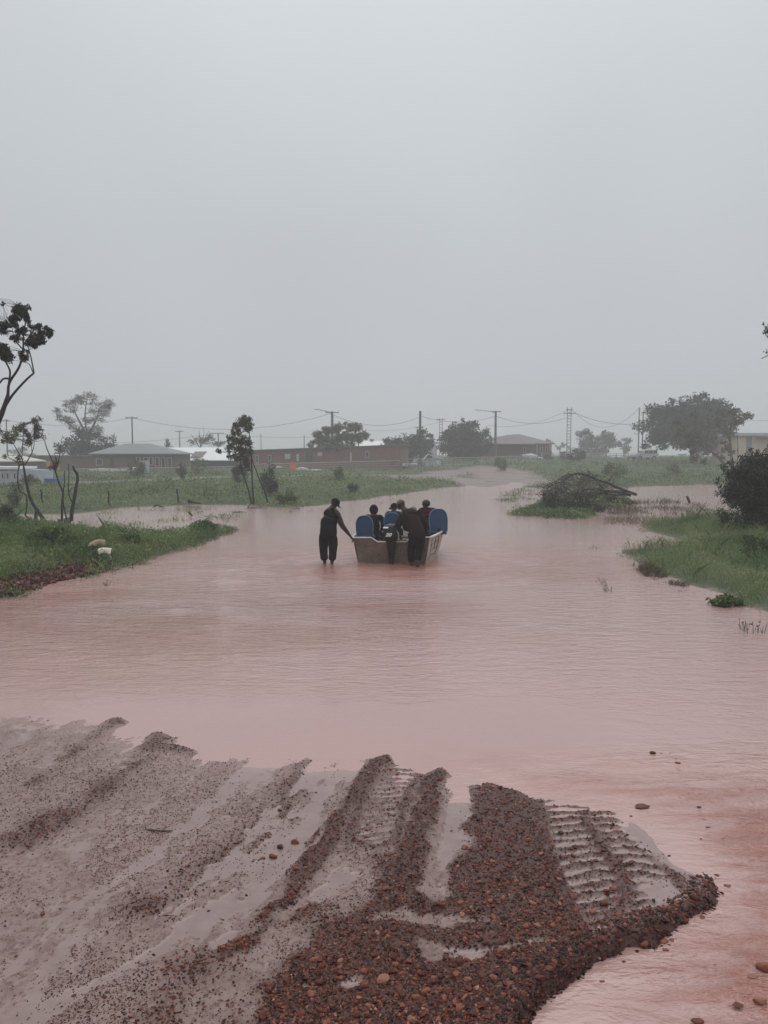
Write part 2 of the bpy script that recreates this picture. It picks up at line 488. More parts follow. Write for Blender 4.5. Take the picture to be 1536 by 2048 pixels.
def mat_land():
    t = NT('land_red_earth_and_turf')
    bare = t.attr('bare')
    n1 = t.noise(.8, 6, .65); n2 = t.noise(9, 5, .65)
    turf = t.ramp(n1, [(.3, (.035, .055, .022)), (.55, (.06, .085, .032)), (.75, (.09, .10, .05))])
    mpe = t.n.new('ShaderNodeMapping'); mpe.inputs['Scale'].default_value = (.25, .9, 1); mpe.inputs['Rotation'].default_value = (0, 0, .5); t.l.new(t.coord(), mpe.inputs[0])
    earth = t.ramp(t.math('ADD', t.math('MULTIPLY', n2, .5), t.math('MULTIPLY', t.noise(1.1, 5, .7, mpe.outputs[0]), .5)), [(.36, (.06, .028, .02)), (.48, (.13, .075, .058)), (.58, (.24, .185, .165))])
    t.set('Base Color', t.mix(bare, turf, earth)).set('Roughness', t.rng(bare, 0, 1, .9, .45))
    t.bump(n2, .5, .05)
    return t.m
M_LAND = mat_land()
def mat_mud():
    t = NT('wet_red_mud')
    wet, g = t.attr('wet'), t.attr('grav')
    co = t.coord()
    n1 = t.noise(6, 6, .7, co); n2 = t.noise(70, 4, .7, co); n3 = t.noise(28, 5, .75, co)
    clay = t.ramp(n1, [(.3, (.185, .108, .089)), (.5, (.268, .172, .150)), (.75, (.33, .230, .206))])
    # dark flecks: grains, plus dark bump sides painted into the clay colour
    fleck = t.rng(n3, .50, .60, 0, 1)
    dark = t.ramp(n2, [(.3, (.055, .019, .013)), (.55, (.13, .055, .042)), (.75, (.21, .11, .09))])
    c = t.mix(t.math('MULTIPLY', fleck, .8), clay, dark)
    water_tone = t.mix(t.attr('edge'), t.ramp(n1, [(.3, (.235, .155, .140)), (.7, (.31, .220, .205))]), (.42, .285, .265))  # silty puddle colour, pinker at the edge
    c = t.mix(t.math('MULTIPLY', t.attr('edge'), .72), c, (.40, .26, .237))
    rough_dirt = t.ramp(n2, [(.3, (.018, .006, .004)), (.5, (.060, .019, .012)), (.7, (.14, .048, .032))])
    c = t.mix(g, c, rough_dirt)
    wetm = t.rng(wet, .25, .8, 0, 1)
    c = t.mix(wetm, c, water_tone)
    t.set('Base Color', c)
    r = t.math('ADD', t.math('MULTIPLY', g, .15), t.math('MULTIPLY', fleck, .12))
    r = t.math('ADD', r, .22)
    r = t.math('MULTIPLY', r, t.rng(wetm, 0, 1, 1, .35))
    t.set('Roughness', r).set('IOR', 1.5)
    h = t.math('ADD', n3, t.math('MULTIPLY', n2, .5))
    t.bump(h, t.rng(wetm, 0, 1, .75, .03), .012)
    return t.m
M_MUD = mat_mud()
def mat_water():
    t = NT('muddy_flood_water')
    co = t.coord()
    cal = t.attr('ripple'); red = t.attr('water_tone')
    mp = t.n.new('ShaderNodeMapping'); mp.inputs['Scale'].default_value = (.9, 2.4, 1); mp.inputs['Rotation'].default_value = (0, 0, .12); t.l.new(co, mp.inputs[0])
    a = t.noise(2.6, 5, .62, mp.outputs[0], .6)
    mp2 = t.n.new('ShaderNodeMapping'); mp2.inputs['Scale'].default_value = (1, 2.0, 1); mp2.inputs['Rotation'].default_value = (0, 0, -.35); t.l.new(co, mp2.inputs[0])
    b = t.noise(9, 3, .6, mp2.outputs[0], .3)
    big = t.noise(.35, 3, .5, co)
    base = t.mix(red, (.47, .290, .262), (.34, .115, .078))
    c = t.mix(t.rng(big, .35, .65, 0, .35), base, (.45, .290, .268))
    t.set('Base Color', c).set('IOR', 1.7)
    t.set('Roughness', t.rng(cal, 0, 1, .04, .07))
    h = t.math('ADD', a, t.math('MULTIPLY', b, .42))
    t.bump(h, t.math('MULTIPLY', cal, .85), .13)
    return t.m
M_WATER = mat_water()

NX0, NX1, NY0, NY1 = -5.6, 5.6, 2.2, 10.4
xs = axis([(-440, None), (-150, 18), (-60, 4), (-34, .8), (-NX1, .28)]); xs = np.concatenate([xs, np.linspace(NX0, NX1, 40)[1:], -xs[::-1][1:]])
ys = axis([(-40, None), (NY0, 6), (NY1, .4), (34, .2), (60, .35), (125, .7), (200, 3), (880, 25)])
XX, YY = np.meshgrid(xs, ys)
ZZ = far_height(XX, YY)
inner = (XX > NX0) & (XX < NX1) & (YY > NY0) & (YY < NY1)
bare = np.clip(smooth(2.6, 1.0, seg_dist(XX, YY, ROAD)) + smooth(6, 2.2, seg_dist(XX, YY, EARTH) + (fbm(XX * .5, YY * .5, 8, 3) - .5) * 6), 0, 1)
bare = np.maximum(bare, (poly_sd(XX, YY, MUD) > -.4) * 1.0)
bare = np.maximum(bare, smooth(.035, .0, ZZ))
bare = np.maximum(bare, smooth(1.7, .4, seg_dist(XX, YY, gp([(-60, 1200), (0, 1190), (95, 1168), (160, 1150)]))))
land = grid_mesh('ground', xs, ys, ZZ, M_LAND, {'bare': bare}, None, (NX0, NX1, NY0, NY1))
props(land, kind='structure')
nxs = np.linspace(NX0, NX1, 561); nys = np.linspace(NY0, NY1, 411)
XN, YN = np.meshgrid(nxs, nys)
ZN, LN, GN, WN, SN, LU = shore(XN, YN)
mud = grid_mesh('mud_flat', nxs, nys, ZN, M_MUD, {'grav': GN, 'wet': WN, 'edge': np.exp(-(np.clip(SN, 0, 9) / .5) ** 2) * (.35 + .65 * (XN < 0))})
props(mud, kind='structure')

# ---- the flood water: one sheet
wx = axis([(-440, None), (-80, 40), (-30, 4), (-6, .4), (0, .055)]); wx = np.concatenate([wx, -wx[::-1][1:]])
wy = axis([(-40, None), (2, 8), (10, .05), (34, .16), (110, .8), (880, 70)])
XW, YW = np.meshgrid(wx, wy)
flow = smooth(.5, 2.2, XW + .35 * (YW - 4)) * smooth(7.6, 5.2, YW) * smooth(-.0, .8, -poly_sd(XW, YW, MUD) + .25)
mid = np.exp(-((YW - 13.5) / 4.2) ** 2) * smooth(5, -3, XW - .1 * YW) + .6 * np.exp(-((YW - 20) / 5) ** 2)
rip = np.clip(.16 + .85 * mid * (.4 + 1.2 * fbm(XW * .2, YW * .35, 4, 3)) + .9 * flow + .25 * smooth(30, 60, YW), 0.05, 1.2)
rip = rip * (1 - .75 * np.exp(-((YW - 7.6) / 1.4) ** 2) * smooth(3, 1, XW))
water_tone = np.clip(flow * (.55 + .9 * smooth(.42, .62, fbm(XW * 2.4 + YW * .9, YW * 10, 66, 3))) + .5 * mid * smooth(.35, .65, fbm(XW * .25, YW * .5, 6, 3)), 0, 1)  # silt red, with ripple faces' weaker sky reflection painted in as streaks
drefl = np.hypot((XW - .1) / 2.2, (YW - 18.6) / 1.6)
water_tone = np.clip(water_tone + .9 * np.exp(-drefl ** 2) * (.4 + .9 * fbm(XW * 1.2, YW * 1.2, 44, 3)) + .55 * np.exp(-(np.hypot(XW + 1.4, YW - 18.9) / .9) ** 2), 0, 1)  # dark red reflections of boat and wading man put into the water colour
zw = flow * ((fbm(XW * 1.6 + YW * .5, YW * 4.5, 2, 3) - .5) * .11 + (fbm(XW * 5, YW * 12, 12, 2) - .5) * .04)
hedge = np.exp(-(seg_dist(XW, YW, gp([(1130, 1572), (1250, 1574), (1380, 1568), (1500, 1560), (1600, 1556)])) / .035) ** 2) * .012
zw = zw + hedge + mid * (fbm(XW * .9, YW * 2.2, 14, 3) - .5) * .02
boatx, boaty = .25, 19.4
dbo = np.hypot((XW - boatx) / 1.3, YW - boaty)
zw = zw + .012 * np.exp(-(dbo / 2.2) ** 2) * np.sin(dbo * 9)
water = grid_mesh('water', wx, wy, zw, M_WATER, {'ripple': rip, 'water_tone': water_tone})
props(water, kind='structure')

# ================================================================== GRAVEL on the foreshore
def ico():
    p = (1 + 5 ** .5) / 2
    V = np.array([(-1, p, 0), (1, p, 0), (-1, -p, 0), (1, -p, 0), (0, -1, p), (0, 1, p), (0, -1, -p), (0, 1, -p), (p, 0, -1), (p, 0, 1), (-p, 0, -1), (-p, 0, 1)], float)
    V /= np.linalg.norm(V[0])
    F = np.array([(0, 11, 5), (0, 5, 1), (0, 1, 7), (0, 7, 10), (0, 10, 11), (1, 5, 9), (5, 11, 4), (11, 10, 2), (10, 7, 6), (7, 1, 8), (3, 9, 4), (3, 4, 2), (3, 2, 6), (3, 6, 8), (3, 8, 9), (4, 9, 5), (2, 4, 11), (6, 2, 10), (8, 6, 7), (9, 8, 1)])
    return V, F
OCT = (np.array([(1, 0, 0), (-1, 0, 0), (0, 1, 0), (0, -1, 0), (0, 0, 1), (0, 0, -1)], float), np.array([(0, 2, 4), (2, 1, 4), (1, 3, 4), (3, 0, 4), (2, 0, 5), (1, 2, 5), (3, 1, 5), (0, 3, 5)]))
def stones_vf(base, C, R, seed, flat=.55, jit=.22):
    r = np.random.default_rng(seed); BV, BF = base; n, k = len(C), len(BV)
    V = BV[None] * (1 + r.normal(0, jit, (n, k, 1))) + r.normal(0, .12, (n, k, 3))
    S = np.stack([R * r.uniform(.8, 1.35, n), R * r.uniform(.6, 1.0, n), R * r.uniform(flat * .6, flat * 1.3, n)], 1)
    V = V * S[:, None]
    tilt = r.normal(0, .3, n); V[..., 2] += V[..., 0] * tilt[:, None]
    a = r.uniform(0, 6.283, n); c, s_ = np.cos(a)[:, None], np.sin(a)[:, None]
    x, y = V[..., 0] * c - V[..., 1] * s_, V[..., 0] * s_ + V[..., 1] * c
    V = np.stack([x, y, V[..., 2]], -1) + C[:, None]
    F = (BF[None] + (np.arange(n) * k)[:, None, None]).reshape(-1, 3)
    return V.reshape(-1, 3), F
def sample_grid(A, x, y):
    fi = np.clip((x - NX0) / (NX1 - NX0) * (len(nxs) - 1), 0, len(nxs) - 1.001); fj = np.clip((y - NY0) / (NY1 - NY0) * (len(nys) - 1), 0, len(nys) - 1.001)
    i, j = fi.astype(int), fj.astype(int); u, v = fi - i, fj - j
    return (A[j, i] * (1 - u) + A[j, i + 1] * u) * (1 - v) + (A[j + 1, i] * (1 - u) + A[j + 1, i + 1] * u) * v
STONE_STOPS = [(0, (.012, .004, .003)), (.25, (.038, .011, .007)), (.5, (.125, .030, .018)), (.75, (.215, .064, .038)), (.9, (.28, .115, .078)), (1, (.38, .22, .165))]
def mat_stone():
    t = NT('wet_red_gravel')
    n = t.noise(60, 3)
    c = t.ramp(t.math('ADD', t.attr('tint'), t.rng(n, .3, .7, -.12, .12)), STONE_STOPS)
    t.set('Base Color', c).set('Roughness', .42).set('Specular IOR Level', .25)
    return t.m
M_STONE = mat_stone()
gr = np.random.default_rng(5)
mb = MB()
def scatter(n, rlo, rhi, base, seed, dens, lift=.25, tint=None):
    r = np.random.default_rng(seed)
    y = r.uniform(9.4 ** -1, 3.0 ** -1, n) ** -1          # denser nearer, where single grains show
    x = r.uniform(-.62, .62, n) * y * 1.05
    k = (x > NX0 + .1) & (x < NX1 - .1); x, y = x[k], y[k]
    g = sample_grid(GN, x, y); wet = sample_grid(WN, x, y); sd = sample_grid(SN, x, y)
    keep = r.random(len(x)) < dens(g, wet, sd, x, y)
    x, y, g = x[keep], y[keep], g[keep]
    R = np.exp(r.uniform(math.log(rlo), math.log(rhi), len(x)))
    R = np.maximum(R, .0011 * y)
    z = sample_grid(ZN, x, y) + R * lift * r.uniform(.2, 1.2, len(x)) * .6
    T = np.clip(r.beta(1.5, 2.2, len(x)) * 1.0 + .02, 0, 1) if tint is None else tint(len(x), r)
    V, F = stones_vf(base, np.stack([x, y, z], 1), R, seed + 1)
    mb.add(V, F, np.repeat(T, len(base[0])))
    return len(x)
cl = lambda x, y: smooth(.45, .65, fbm(x * 7, y * 7, 19, 3))
n1 = scatter(110000, .005, .0115, ico(), 101, lambda g, w, s, x, y: g * (1 - .7 * w) * .9)
n2 = scatter(9000, .011, .021, ico(), 103, lambda g, w, s, x, y: smooth(.5, .9, g) * (1 - .8 * w) * (.25 + .75 * cl(x, y)) * .7)
n3 = scatter(40000, .003, .006, OCT, 105, lambda g, w, s, x, y: g * .8)
tsel = lambda n, r: np.clip(r.beta(1.6, 3.6, n), .05, .65)  # dark tints also stand for mud bump sides reflecting less sky
n4 = scatter(120000, .003, .0075, OCT, 107, lambda g, w, s, x, y: np.where(s > -.02, (.06 + .6 * smooth(.42, .62, fbm(x * 3 + .3 * y, y * 1.1, 25, 4))) * smooth(9.5, 4.5, y) * (1 - .8 * w) * (1 - g), 0), tint=tsel)
n5 = scatter(5000, .007, .014, OCT, 109, lambda g, w, s, x, y: np.where(s > -.1, .25 * smooth(.5, .66, fbm(x * 2.2, y * 1.2, 27, 4)) * (1 - .5 * w) * (1 - g), 0), tint=tsel)
n6 = scatter(60000, .007, .020, ico(), 111, lambda g, w, s, x, y: np.where((seg_dist(x, y, BANKEDGE) < .16) & (s > -.09), .85, 0), .1, lambda n, r: np.clip(r.beta(1.1, 3.2, n), 0, .9))  # dark tints put the bank face's shade into these stones' colour
gravel = mb.build('gravel', M_STONE, mud); props(gravel, kind='stuff')

# single stones one can pick apart
svar = []
for k in range(14):
    r = np.random.default_rng(900 + k)
    BV, BF = ico()
    # one loop of subdivision keeps them rounded: 80 faces
    vs = [tuple(v) for v in BV]; cache = {}; nf = []
    def midp(a, b):
        key = (min(a, b), max(a, b))
        if key not in cache:
            m = np.array(vs[a]) + np.array(vs[b]); m /= np.linalg.norm(m); vs.append(tuple(m)); cache[key] = len(vs) - 1
        return cache[key]
    for a, b, c in BF:
        ab, bc, ca = midp(a, b), midp(b, c), midp(c, a)
        nf += [(a, ab, ca), (b, bc, ab), (c, ca, bc), (ab, bc, ca)]
    cuts = r.normal(size=(7, 3)); cuts /= np.linalg.norm(cuts, axis=1, keepdims=True)
    vs_, nf_ = np.array(vs), np.array(nf)
    for cn in cuts:                     # broken faces
        dd_ = vs_ @ cn; q_ = dd_ > .66; vs_[q_] -= (dd_[q_] - .66)[:, None] * cn
    V = np.array(vs_) * (1 + r.normal(0, .035, (len(vs_), 1))) * np.array([1.2, .85, .55 + .25 * r.random()])
    b = MB(); b.add(V, nf_, float(np.clip(r.beta(2, 2), .08, .97)))
    svar.append(b.mesh('stone', M_STONE, False))
r = np.random.default_rng(77)
pts = []
for px, py, R in ((765, 1958, .040), (1000, 1912, .022), (1028, 1908, .026), (730, 1970, .026), (680, 1945, .024), (1130, 1640, .012), (1390, 1800, .034), (1405, 1818, .03), (1330, 1866, .030), (1290, 1878, .026), (1370, 1828, .024), (1345, 1864, .024),
                  (1175, 1905, .022), (1098, 1955, .024), (1080, 1975, .03), (940, 1990, .02), (975, 1996, .018), (1010, 1985, .02), (750, 1990, .024), (805, 2010, .022), (640, 2020, .02), (1156, 1885, .02), (790, 1930, .02), (1040, 1600, .018), (985, 1566, .020),
                  (968, 1560, .018), (880, 1554, .026), (1000, 1568, .022), (1240, 1718, .024), (1262, 1720, .022), (1210, 1806, .026), (1185, 1830, .028), (1236, 1836, .024), (1150, 1790, .024), (930, 1690, .03), (590, 1680, .03), (560, 1690, .032),
                  (545, 1710, .03), (490, 1880, .02), (440, 1690, .012), (560, 1615, .02), (525, 1712, .018), (780, 1530, .018), (85, 1830, .018), (903, 1654, .012), (950, 1730, .022), (1105, 1690, .02)):
    pts.append((px, py, R))
while len(pts) < 285:
    px, py = r.uniform(400, 1430), r.uniform(1560, 2046)
    p = G(px, py, .05)
    if not (NX0 < p.x < NX1 and NY0 < p.y < NY1): continue
    if float(sample_grid(GN, np.array([p.x]), np.array([p.y]))[0]) < .6: continue
    pts.append((px, py, r.uniform(.013, .026) * (1 if py > 1750 else .8)))
for i, (px, py, R) in enumerate(pts):
    p = G(px, py, .05)
    z = float(sample_grid(ZN, np.array([p.x]), np.array([p.y]))[0])
    o = bpy.data.objects.new('stone', svar[int(r.integers(len(svar)))]); link(o, mud)
    o.location = (p.x, p.y, z + R * .2); o.scale = (R, R, R); o.rotation_euler = (r.normal(0, .25), r.normal(0, .25), r.uniform(0, 6.28))
# rocks standing out of the water
for px, py, R, fl in ((1305, 1507, .030, 1), (1323, 1507, .008, .6), (1340, 1507, .008, .6), (1355, 1526, .024, .7), (1352, 1518, .010, .5), (1284, 1614, .062, .35), (1358, 1591, .016, .5), (1398, 1614, .018, .5), (1416, 1655, .018, .5), (1402, 1678, .010, .6),
                      (1446, 1678, .010, .6), (1262, 1632, .012, .8), (1245, 1646, .008, .8), (1338, 1712, .012, .9), (1282, 1686, .008, .9), (1455, 1771, .022, .4), (1529, 1936, .038, 1), (1506, 1955, .028, .5), (1515, 1978, .026, .5), (1520, 2002, .034, .6), (1475, 2010, .028, .4),
                      (1430, 1930, .007, .5), (1395, 2044, .030, .6), (1332, 1900, .016, .7), (1205, 1963, .014, .6), (1247, 1924, .012, .6)):
    p = G(px, py, .0)
    z = max(0.0, float(sample_grid(ZN, np.array([p.x]), np.array([p.y]))[0]) if p.x < NX1 else 0)
    o = bpy.data.objects.new('stone', svar[(px * 7 + py) % len(svar)]); link(o, mud)
    o.location = (p.x, p.y, z + R * .15 * fl); o.scale = (R, R, R * fl); o.rotation_euler = (0, 0, r.uniform(-.5, .5))

# a stick lying on the mud
p = G(322, 1655, .05)
b = MB(); q = [G(292, 1654, .07), G(305, 1656, .068), G(322, 1656, .072), (G(345, 1652, .075))]
for v in q: v.z = float(sample_grid(ZN, np.array([v.x]), np.array([v.y]))[0]) + .008
b.add(*tube_vf(q, [.004, .006, .006, .004], 6)); tw = [q[0], q[0] + Vector((-.01, .02, .022))]; b.add(*tube_vf(tw, [.003, .002], 5)); tw = [q[2], q[2] + Vector((.03, .05, .012))]; b.add(*tube_vf(tw, [.003, .002], 5))
M_BARK_DARK = plain('dark_wet_bark', (.028, .022, .020), .6, .4, 9, bump=.5)
stick = b.build('stick', M_BARK_DARK); props(stick, 'short dark twig lying alone on the wet grey mud', 'stick')

# ================================================================== haze
def haze():
    V, F = box_vf(0, 420, 6.5, 900, 930, 15.0)
    b = MB(); b.add(V, F)
    m = bpy.data.materials.new('rain_haze'); m.use_nodes = True
    n = m.node_tree.nodes; n.clear()
    out = n.new('ShaderNodeOutputMaterial'); pv = n.new('ShaderNodeVolumePrincipled')
    pv.inputs['Color'].default_value = (.97, .975, .985, 1); pv.inputs['Density'].default_value = .0023; pv.inputs['Anisotropy'].default_value = .1
    m.node_tree.links.new(pv.outputs[0], out.inputs['Volume'])
    o = b.build('haze', m); props(o, kind='stuff')
haze()

# ================================================================== BUILDINGS and other large structures of the settlement
M_BRICK = plain('brown_red_brick', (.185, .095, .075), .8, .2, 2.5, bump=.2, bscale=12)
M_BRICK2 = plain('grey_brown_brick', (.15, .10, .085), .8, .2, 2.5)
M_ROOFG = plain('grey_green_roof_metal', (.17, .19, .19), .5, .12, 1.2)
M_ROOFB = plain('brown_roof_metal', (.15, .125, .12), .6, .12, 1.2)
M_WHITE = plain('white_metal', (.78, .79, .78), .45, .06, 1.5)
M_CREAM = plain('cream_wall', (.55, .47, .36), .7, .08, 1.2)
M_GLASS = plain('dark_window_glass', (.03, .035, .04), .12, .2, 2)
M_FRAME = plain('window_frame_grey', (.45, .46, .46), .5, .1, 3)
M_DARK = plain('dark_shed_panel', (.06, .055, .055), .7, .2, 2)
M_BLUE = plain('blue_sheet', (.06, .16, .34), .5, .2, 2)
M_ORANGE = plain('orange_sheet', (.62, .24, .06), .6, .15, 2)
M_PALE = plain('pale_blue_grey_panel', (.42, .47, .50), .5, .1, 2)
M_POLE = plain('grey_steel_pole', (.11, .11, .115), .6, .15, 3)
M_TIMBER = plain('dark_timber_pole', (.055, .045, .04), .8, .3, 3)
M_CONC = plain('pale_concrete', (.36, .33, .31), .85, .15, 3)

def quad(P): return np.array([tuple(p) for p in P], float), np.array([tuple(range(len(P)))])
def hip_roof(b, x0, x1, y0, y1, ze, zr, r0, r1, over=.45, thick=.14):
    """hipped roof with eaves; ridge from r0 to r1 (x), at mid depth"""
    x0 -= over; x1 += over; y0 -= over; y1 += over; ym = (y0 + y1) / 2
    V = [(x0, y0, ze), (x1, y0, ze), (x1, y1, ze), (x0, y1, ze), (r0, ym, zr), (r1, ym, zr),
         (x0, y0, ze - thick), (x1, y0, ze - thick), (x1, y1, ze - thick), (x0, y1, ze - thick)]
    F = [(0, 1, 5, 4), (2, 3, 4, 5), (1, 2, 5), (3, 0, 4), (6, 7, 1, 0), (7, 8, 2, 1), (8, 9, 3, 2), (9, 6, 0, 3), (9, 8, 7, 6)]
    b.add(V, F)
def windows(parent, spec, y, glass=M_GLASS):
    for (xa, xb, za, zb) in spec:
        w, h = xb - xa, zb - za
        b = MB()
        for (cx, cz, sx_, sz_) in ((xa, (za + zb) / 2, .07, h + .07), (xb, (za + zb) / 2, .07, h + .07), ((xa + xb) / 2, za, w - .07, .07), ((xa + xb) / 2, zb, w - .07, .07)):
            b.add(*box_vf(cx, y - .03, cz, sx_, .1, sz_))
        f = keep_parent(b.build('window', M_FRAME), parent)
        p = MB(); p.add(*box_vf((xa + xb) / 2, y - .012, (za + zb) / 2, w - .08, .03, h - .08))
        o = p.build('pane', glass); o.parent = f; o.matrix_parent_inverse = Matrix.Identity(4)
def wall_box(parent, name, x0, x1, y0, y1, z0, z1, m):
    b = MB(); b.add(*box_vf((x0 + x1) / 2, (y0 + y1) / 2, (z0 + z1) / 2, x1 - x0, y1 - y0, z1 - z0))
    return keep_parent(b.build(name, m), parent)

# -- grey-green hipped house on the left
Y = 105.0; xa, xb = WX(186, Y), WX(352, Y); g0 = .3
e = empty('hip_roof_house', ((xa + xb) / 2, Y, g0), 'long low brick house with a grey-green hipped roof behind the left field', 'house')
wall_box(e, 'wall', xa, xb, Y, Y + 8, g0 - .3, 2.72, M_BRICK2)
b = MB(); hip_roof(b, xa, xb, Y, Y + 8, 2.86, 4.25, xa + 3.2, xb - 4.6); keep_parent(b.build('roof', M_ROOFG), e)
def zz(py, y): return W(0, py, y).z
windows(e, [(WX(c, Y), WX(d, Y), zz(f, Y), zz(q, Y)) for c, d, f, q in ((194, 206, 930, 918), (275, 281, 928, 915), (289, 297, 930, 915), (300, 307, 930, 915), (312, 319, 932, 915), (324, 331, 935, 915), (337, 344, 935, 915))], Y)
wall_box(e, 'door', WX(222, Y), WX(229, Y), Y - .06, Y - .01, .4, 2.4, M_DARK)
# -- dark shed beside it
Y = 112.0
e = empty('long_shed', (WX(110, Y), Y, .3), 'dark brown flat shed between the pale cabin and the green-roofed house', 'shed')
wall_box(e, 'wall', WX(52, Y), WX(186, Y) - .3, Y, Y + 6, 0, 2.45, M_BRICK2)
b = MB(); b.add(*box_vf(WX(118, Y), Y + 3, 2.54, WX(186, Y) - WX(50, Y), 6.6, .16)); keep_parent(b.build('roof', M_ROOFB), e)
wall_box(e, 'door', WX(76, Y), WX(90, Y), Y - .06, Y - .01, .35, 2.2, M_DARK)
wall_box(e, 'door', WX(94, Y), WX(102, Y), Y - .1, Y - .01, .35, 1.75, M_ORANGE)['label'] = 'orange door sheet'
wall_box(e, 'door', WX(110, Y), WX(121, Y), Y - .1, Y - .01, .5, 1.85, M_ORANGE)['label'] = 'orange door sheet'
# -- pale portable cabin at the left edge
Y = 62.0
e = empty('portable_cabin', (WX(20, Y), Y, .3), 'pale blue-grey portable cabin with a cream roof at the left edge', 'cabin')
wall_box(e, 'wall', WX(-60, Y), WX(75, Y), Y, Y + 3, .32, zz(940, Y), M_PALE)
b = MB(); b.add(*box_vf(WX(-15, Y), Y + 1.5, zz(936, Y), WX(40, Y) - WX(-70, Y), 3.4, .2)); keep_parent(b.build('roof', M_WHITE), e)
wall_box(e, 'fascia', WX(-62, Y), WX(16, Y), Y - .06, Y - .01, zz(941, Y), zz(936, Y) - .11, M_BLUE)
windows(e, [(WX(c, Y), WX(d, Y), zz(958, Y), zz(946, Y)) for c, d in ((-4, 2), (4, 9), (14, 19), (28, 33), (58, 63))], Y)
wall_box(e, 'chassis', WX(-58, Y), WX(73, Y), Y + .1, Y + 2.9, .1, .315, M_DARK)
Y = 64
bb = MB(); bb.add(*box_vf(WX(92, Y), Y, .45, WX(118, Y) - WX(66, Y), 1.4, .55)); bb.add(*box_vf(WX(92, Y), Y, .76, WX(118, Y) - WX(66, Y) + .1, 1.5, .06))
o = bb.build('covered_stack', M_BLUE); props(o, 'low stack under a faded blue sheet right of the pale cabin', 'stack')
# -- cream roof behind the cabin
Y = 100
e = empty('low_house', (WX(0, Y), Y, .3), 'low house with a cream roof behind the pale cabin at the left edge', 'house')
wall_box(e, 'wall', WX(-80, Y), WX(44, Y), Y, Y + 6, 0, 1.75, M_BRICK2)
b = MB(); hip_roof(b, WX(-80, Y), WX(44, Y), Y, Y + 6, 1.9, 2.6, WX(-40, Y), WX(24, Y)); keep_parent(b.build('roof', plain('cream_roof', (.60, .55, .46), .6, .06)), e)
# -- white-roofed hall
Y = 120.0; xa, xb = WX(336, Y), WX(478, Y)
e = empty('white_roof_hall', ((xa + xb) / 2, Y, .3), 'hall with a broad bright white roof beside the green-roofed house', 'hall')
wall_box(e, 'wall', xa, xb, Y, Y + 9, 0, 1.75, M_DARK)
b = MB(); b.add([(xa - .4, Y - .5, 1.85), (xb + .4, Y - .5, 1.85), (xb + .4, Y + 4.5, 3.85), (xa - 1.5, Y + 4.5, 3.85), (xb + .4, Y + 9.5, 1.85), (xa - .4, Y + 9.5, 1.85), (xa - .4, Y - .5, 1.76), (xb + .4, Y - .5, 1.76)],
                [(0, 1, 2, 3), (3, 2, 4, 5), (6, 7, 1, 0), (0, 3, 5), (1, 4, 2)]); keep_parent(b.build('roof', M_WHITE), e)
b = MB(); b.add([(WX(380, Y), Y + .2, 2.16), (WX(402, Y), Y + .2, 2.16), (WX(407, Y), Y + 2.6, 3.12), (WX(383, Y), Y + 2.6, 3.12), (WX(380, Y), Y + .2, 2.24), (WX(402, Y), Y + .2, 2.24), (WX(407, Y), Y + 2.6, 3.2), (WX(383, Y), Y + 2.6, 3.2)],
                [(0, 1, 5, 4), (1, 2, 6, 5), (2, 3, 7, 6), (3, 0, 4, 7), (4, 5, 6, 7)]); keep_parent(b.build('skylight', M_ROOFB), e)
# -- long brown brick block
Y0, Y1 = 122.0, 112.0
xa, xb = WX(478, Y0), WX(800, Y1)
e = empty('brick_block', ((xa + xb) / 2, 117, .3), 'long flat-roofed brown brick block behind the wire fence', 'building')
za, zb = zz(903, Y0), zz(891, Y1)
V = [(xa, Y0, 0), (xb, Y1, 0), (xb + 1.5, Y1 + 9, 0), (xa + 1.5, Y0 + 9, 0), (xa, Y0, za), (xb, Y1, zb), (xb + 1.5, Y1 + 9, zb), (xa + 1.5, Y0 + 9, za)]
b = MB(); b.add(V, [(0, 1, 5, 4), (1, 2, 6, 5), (2, 3, 7, 6), (3, 0, 4, 7)]); keep_parent(b.build('wall', M_BRICK), e)
b = MB(); o_ = .35
V = [(xa - o_, Y0 - o_, za + .002), (xb + o_, Y1 - o_, zb + .002), (xb + 1.8, Y1 + 9.3, zb + .002), (xa + 1.2, Y0 + 9.3, za + .002)]
V += [(x, y, z + .16) for x, y, z in V]
b.add(V, [(0, 1, 5, 4), (1, 2, 6, 5), (2, 3, 7, 6), (3, 0, 4, 7), (4, 5, 6, 7), (3, 2, 1, 0)]); keep_parent(b.build('roof', M_ROOFB), e)
ang = math.atan2(Y1 - Y0, xb - xa)
def on_block(px, f0=None):
    for _ in range(3):
        y = Y0 + (WX(px, 117) - xa) / (xb - xa) * (Y1 - Y0)
    return WX(px, y), y
for (px, w_, pt, pb, m, nm) in ((576, 12, 908, 918, M_FRAME, 'window'), (540, 7, 910, 922, M_GLASS, 'window'), (596, 5, 908, 922, M_FRAME, 'door'), (640, 10, 905, 912, M_FRAME, 'window'), (702, 3, 905, 922, M_FRAME, 'door'), (515, 6, 910, 926, M_GLASS, 'window'), (618, 14, 905, 925, M_DARK, 'door'), (735, 8, 903, 915, M_GLASS, 'window')):
    x, y = on_block(px); b = MB(); zt, zb_ = zz(pt, y), zz(pb, y)
    b.add(*box_vf(x, y - .03, (zt + zb_) / 2, w_ / FPX * y, .09, zt - zb_, ang)); f = keep_parent(b.build(nm, M_FRAME if nm == 'window' else m), e)
    if nm == 'window':
        b = MB(); b.add(*box_vf(x, y - .06, (zt + zb_) / 2, w_ / FPX * y - .16, .09, zt - zb_ - .16, ang)); o = b.build('pane', M_GLASS if m is M_GLASS else M_PALE); o.parent = f; o.matrix_parent_inverse = Matrix.Identity(4)
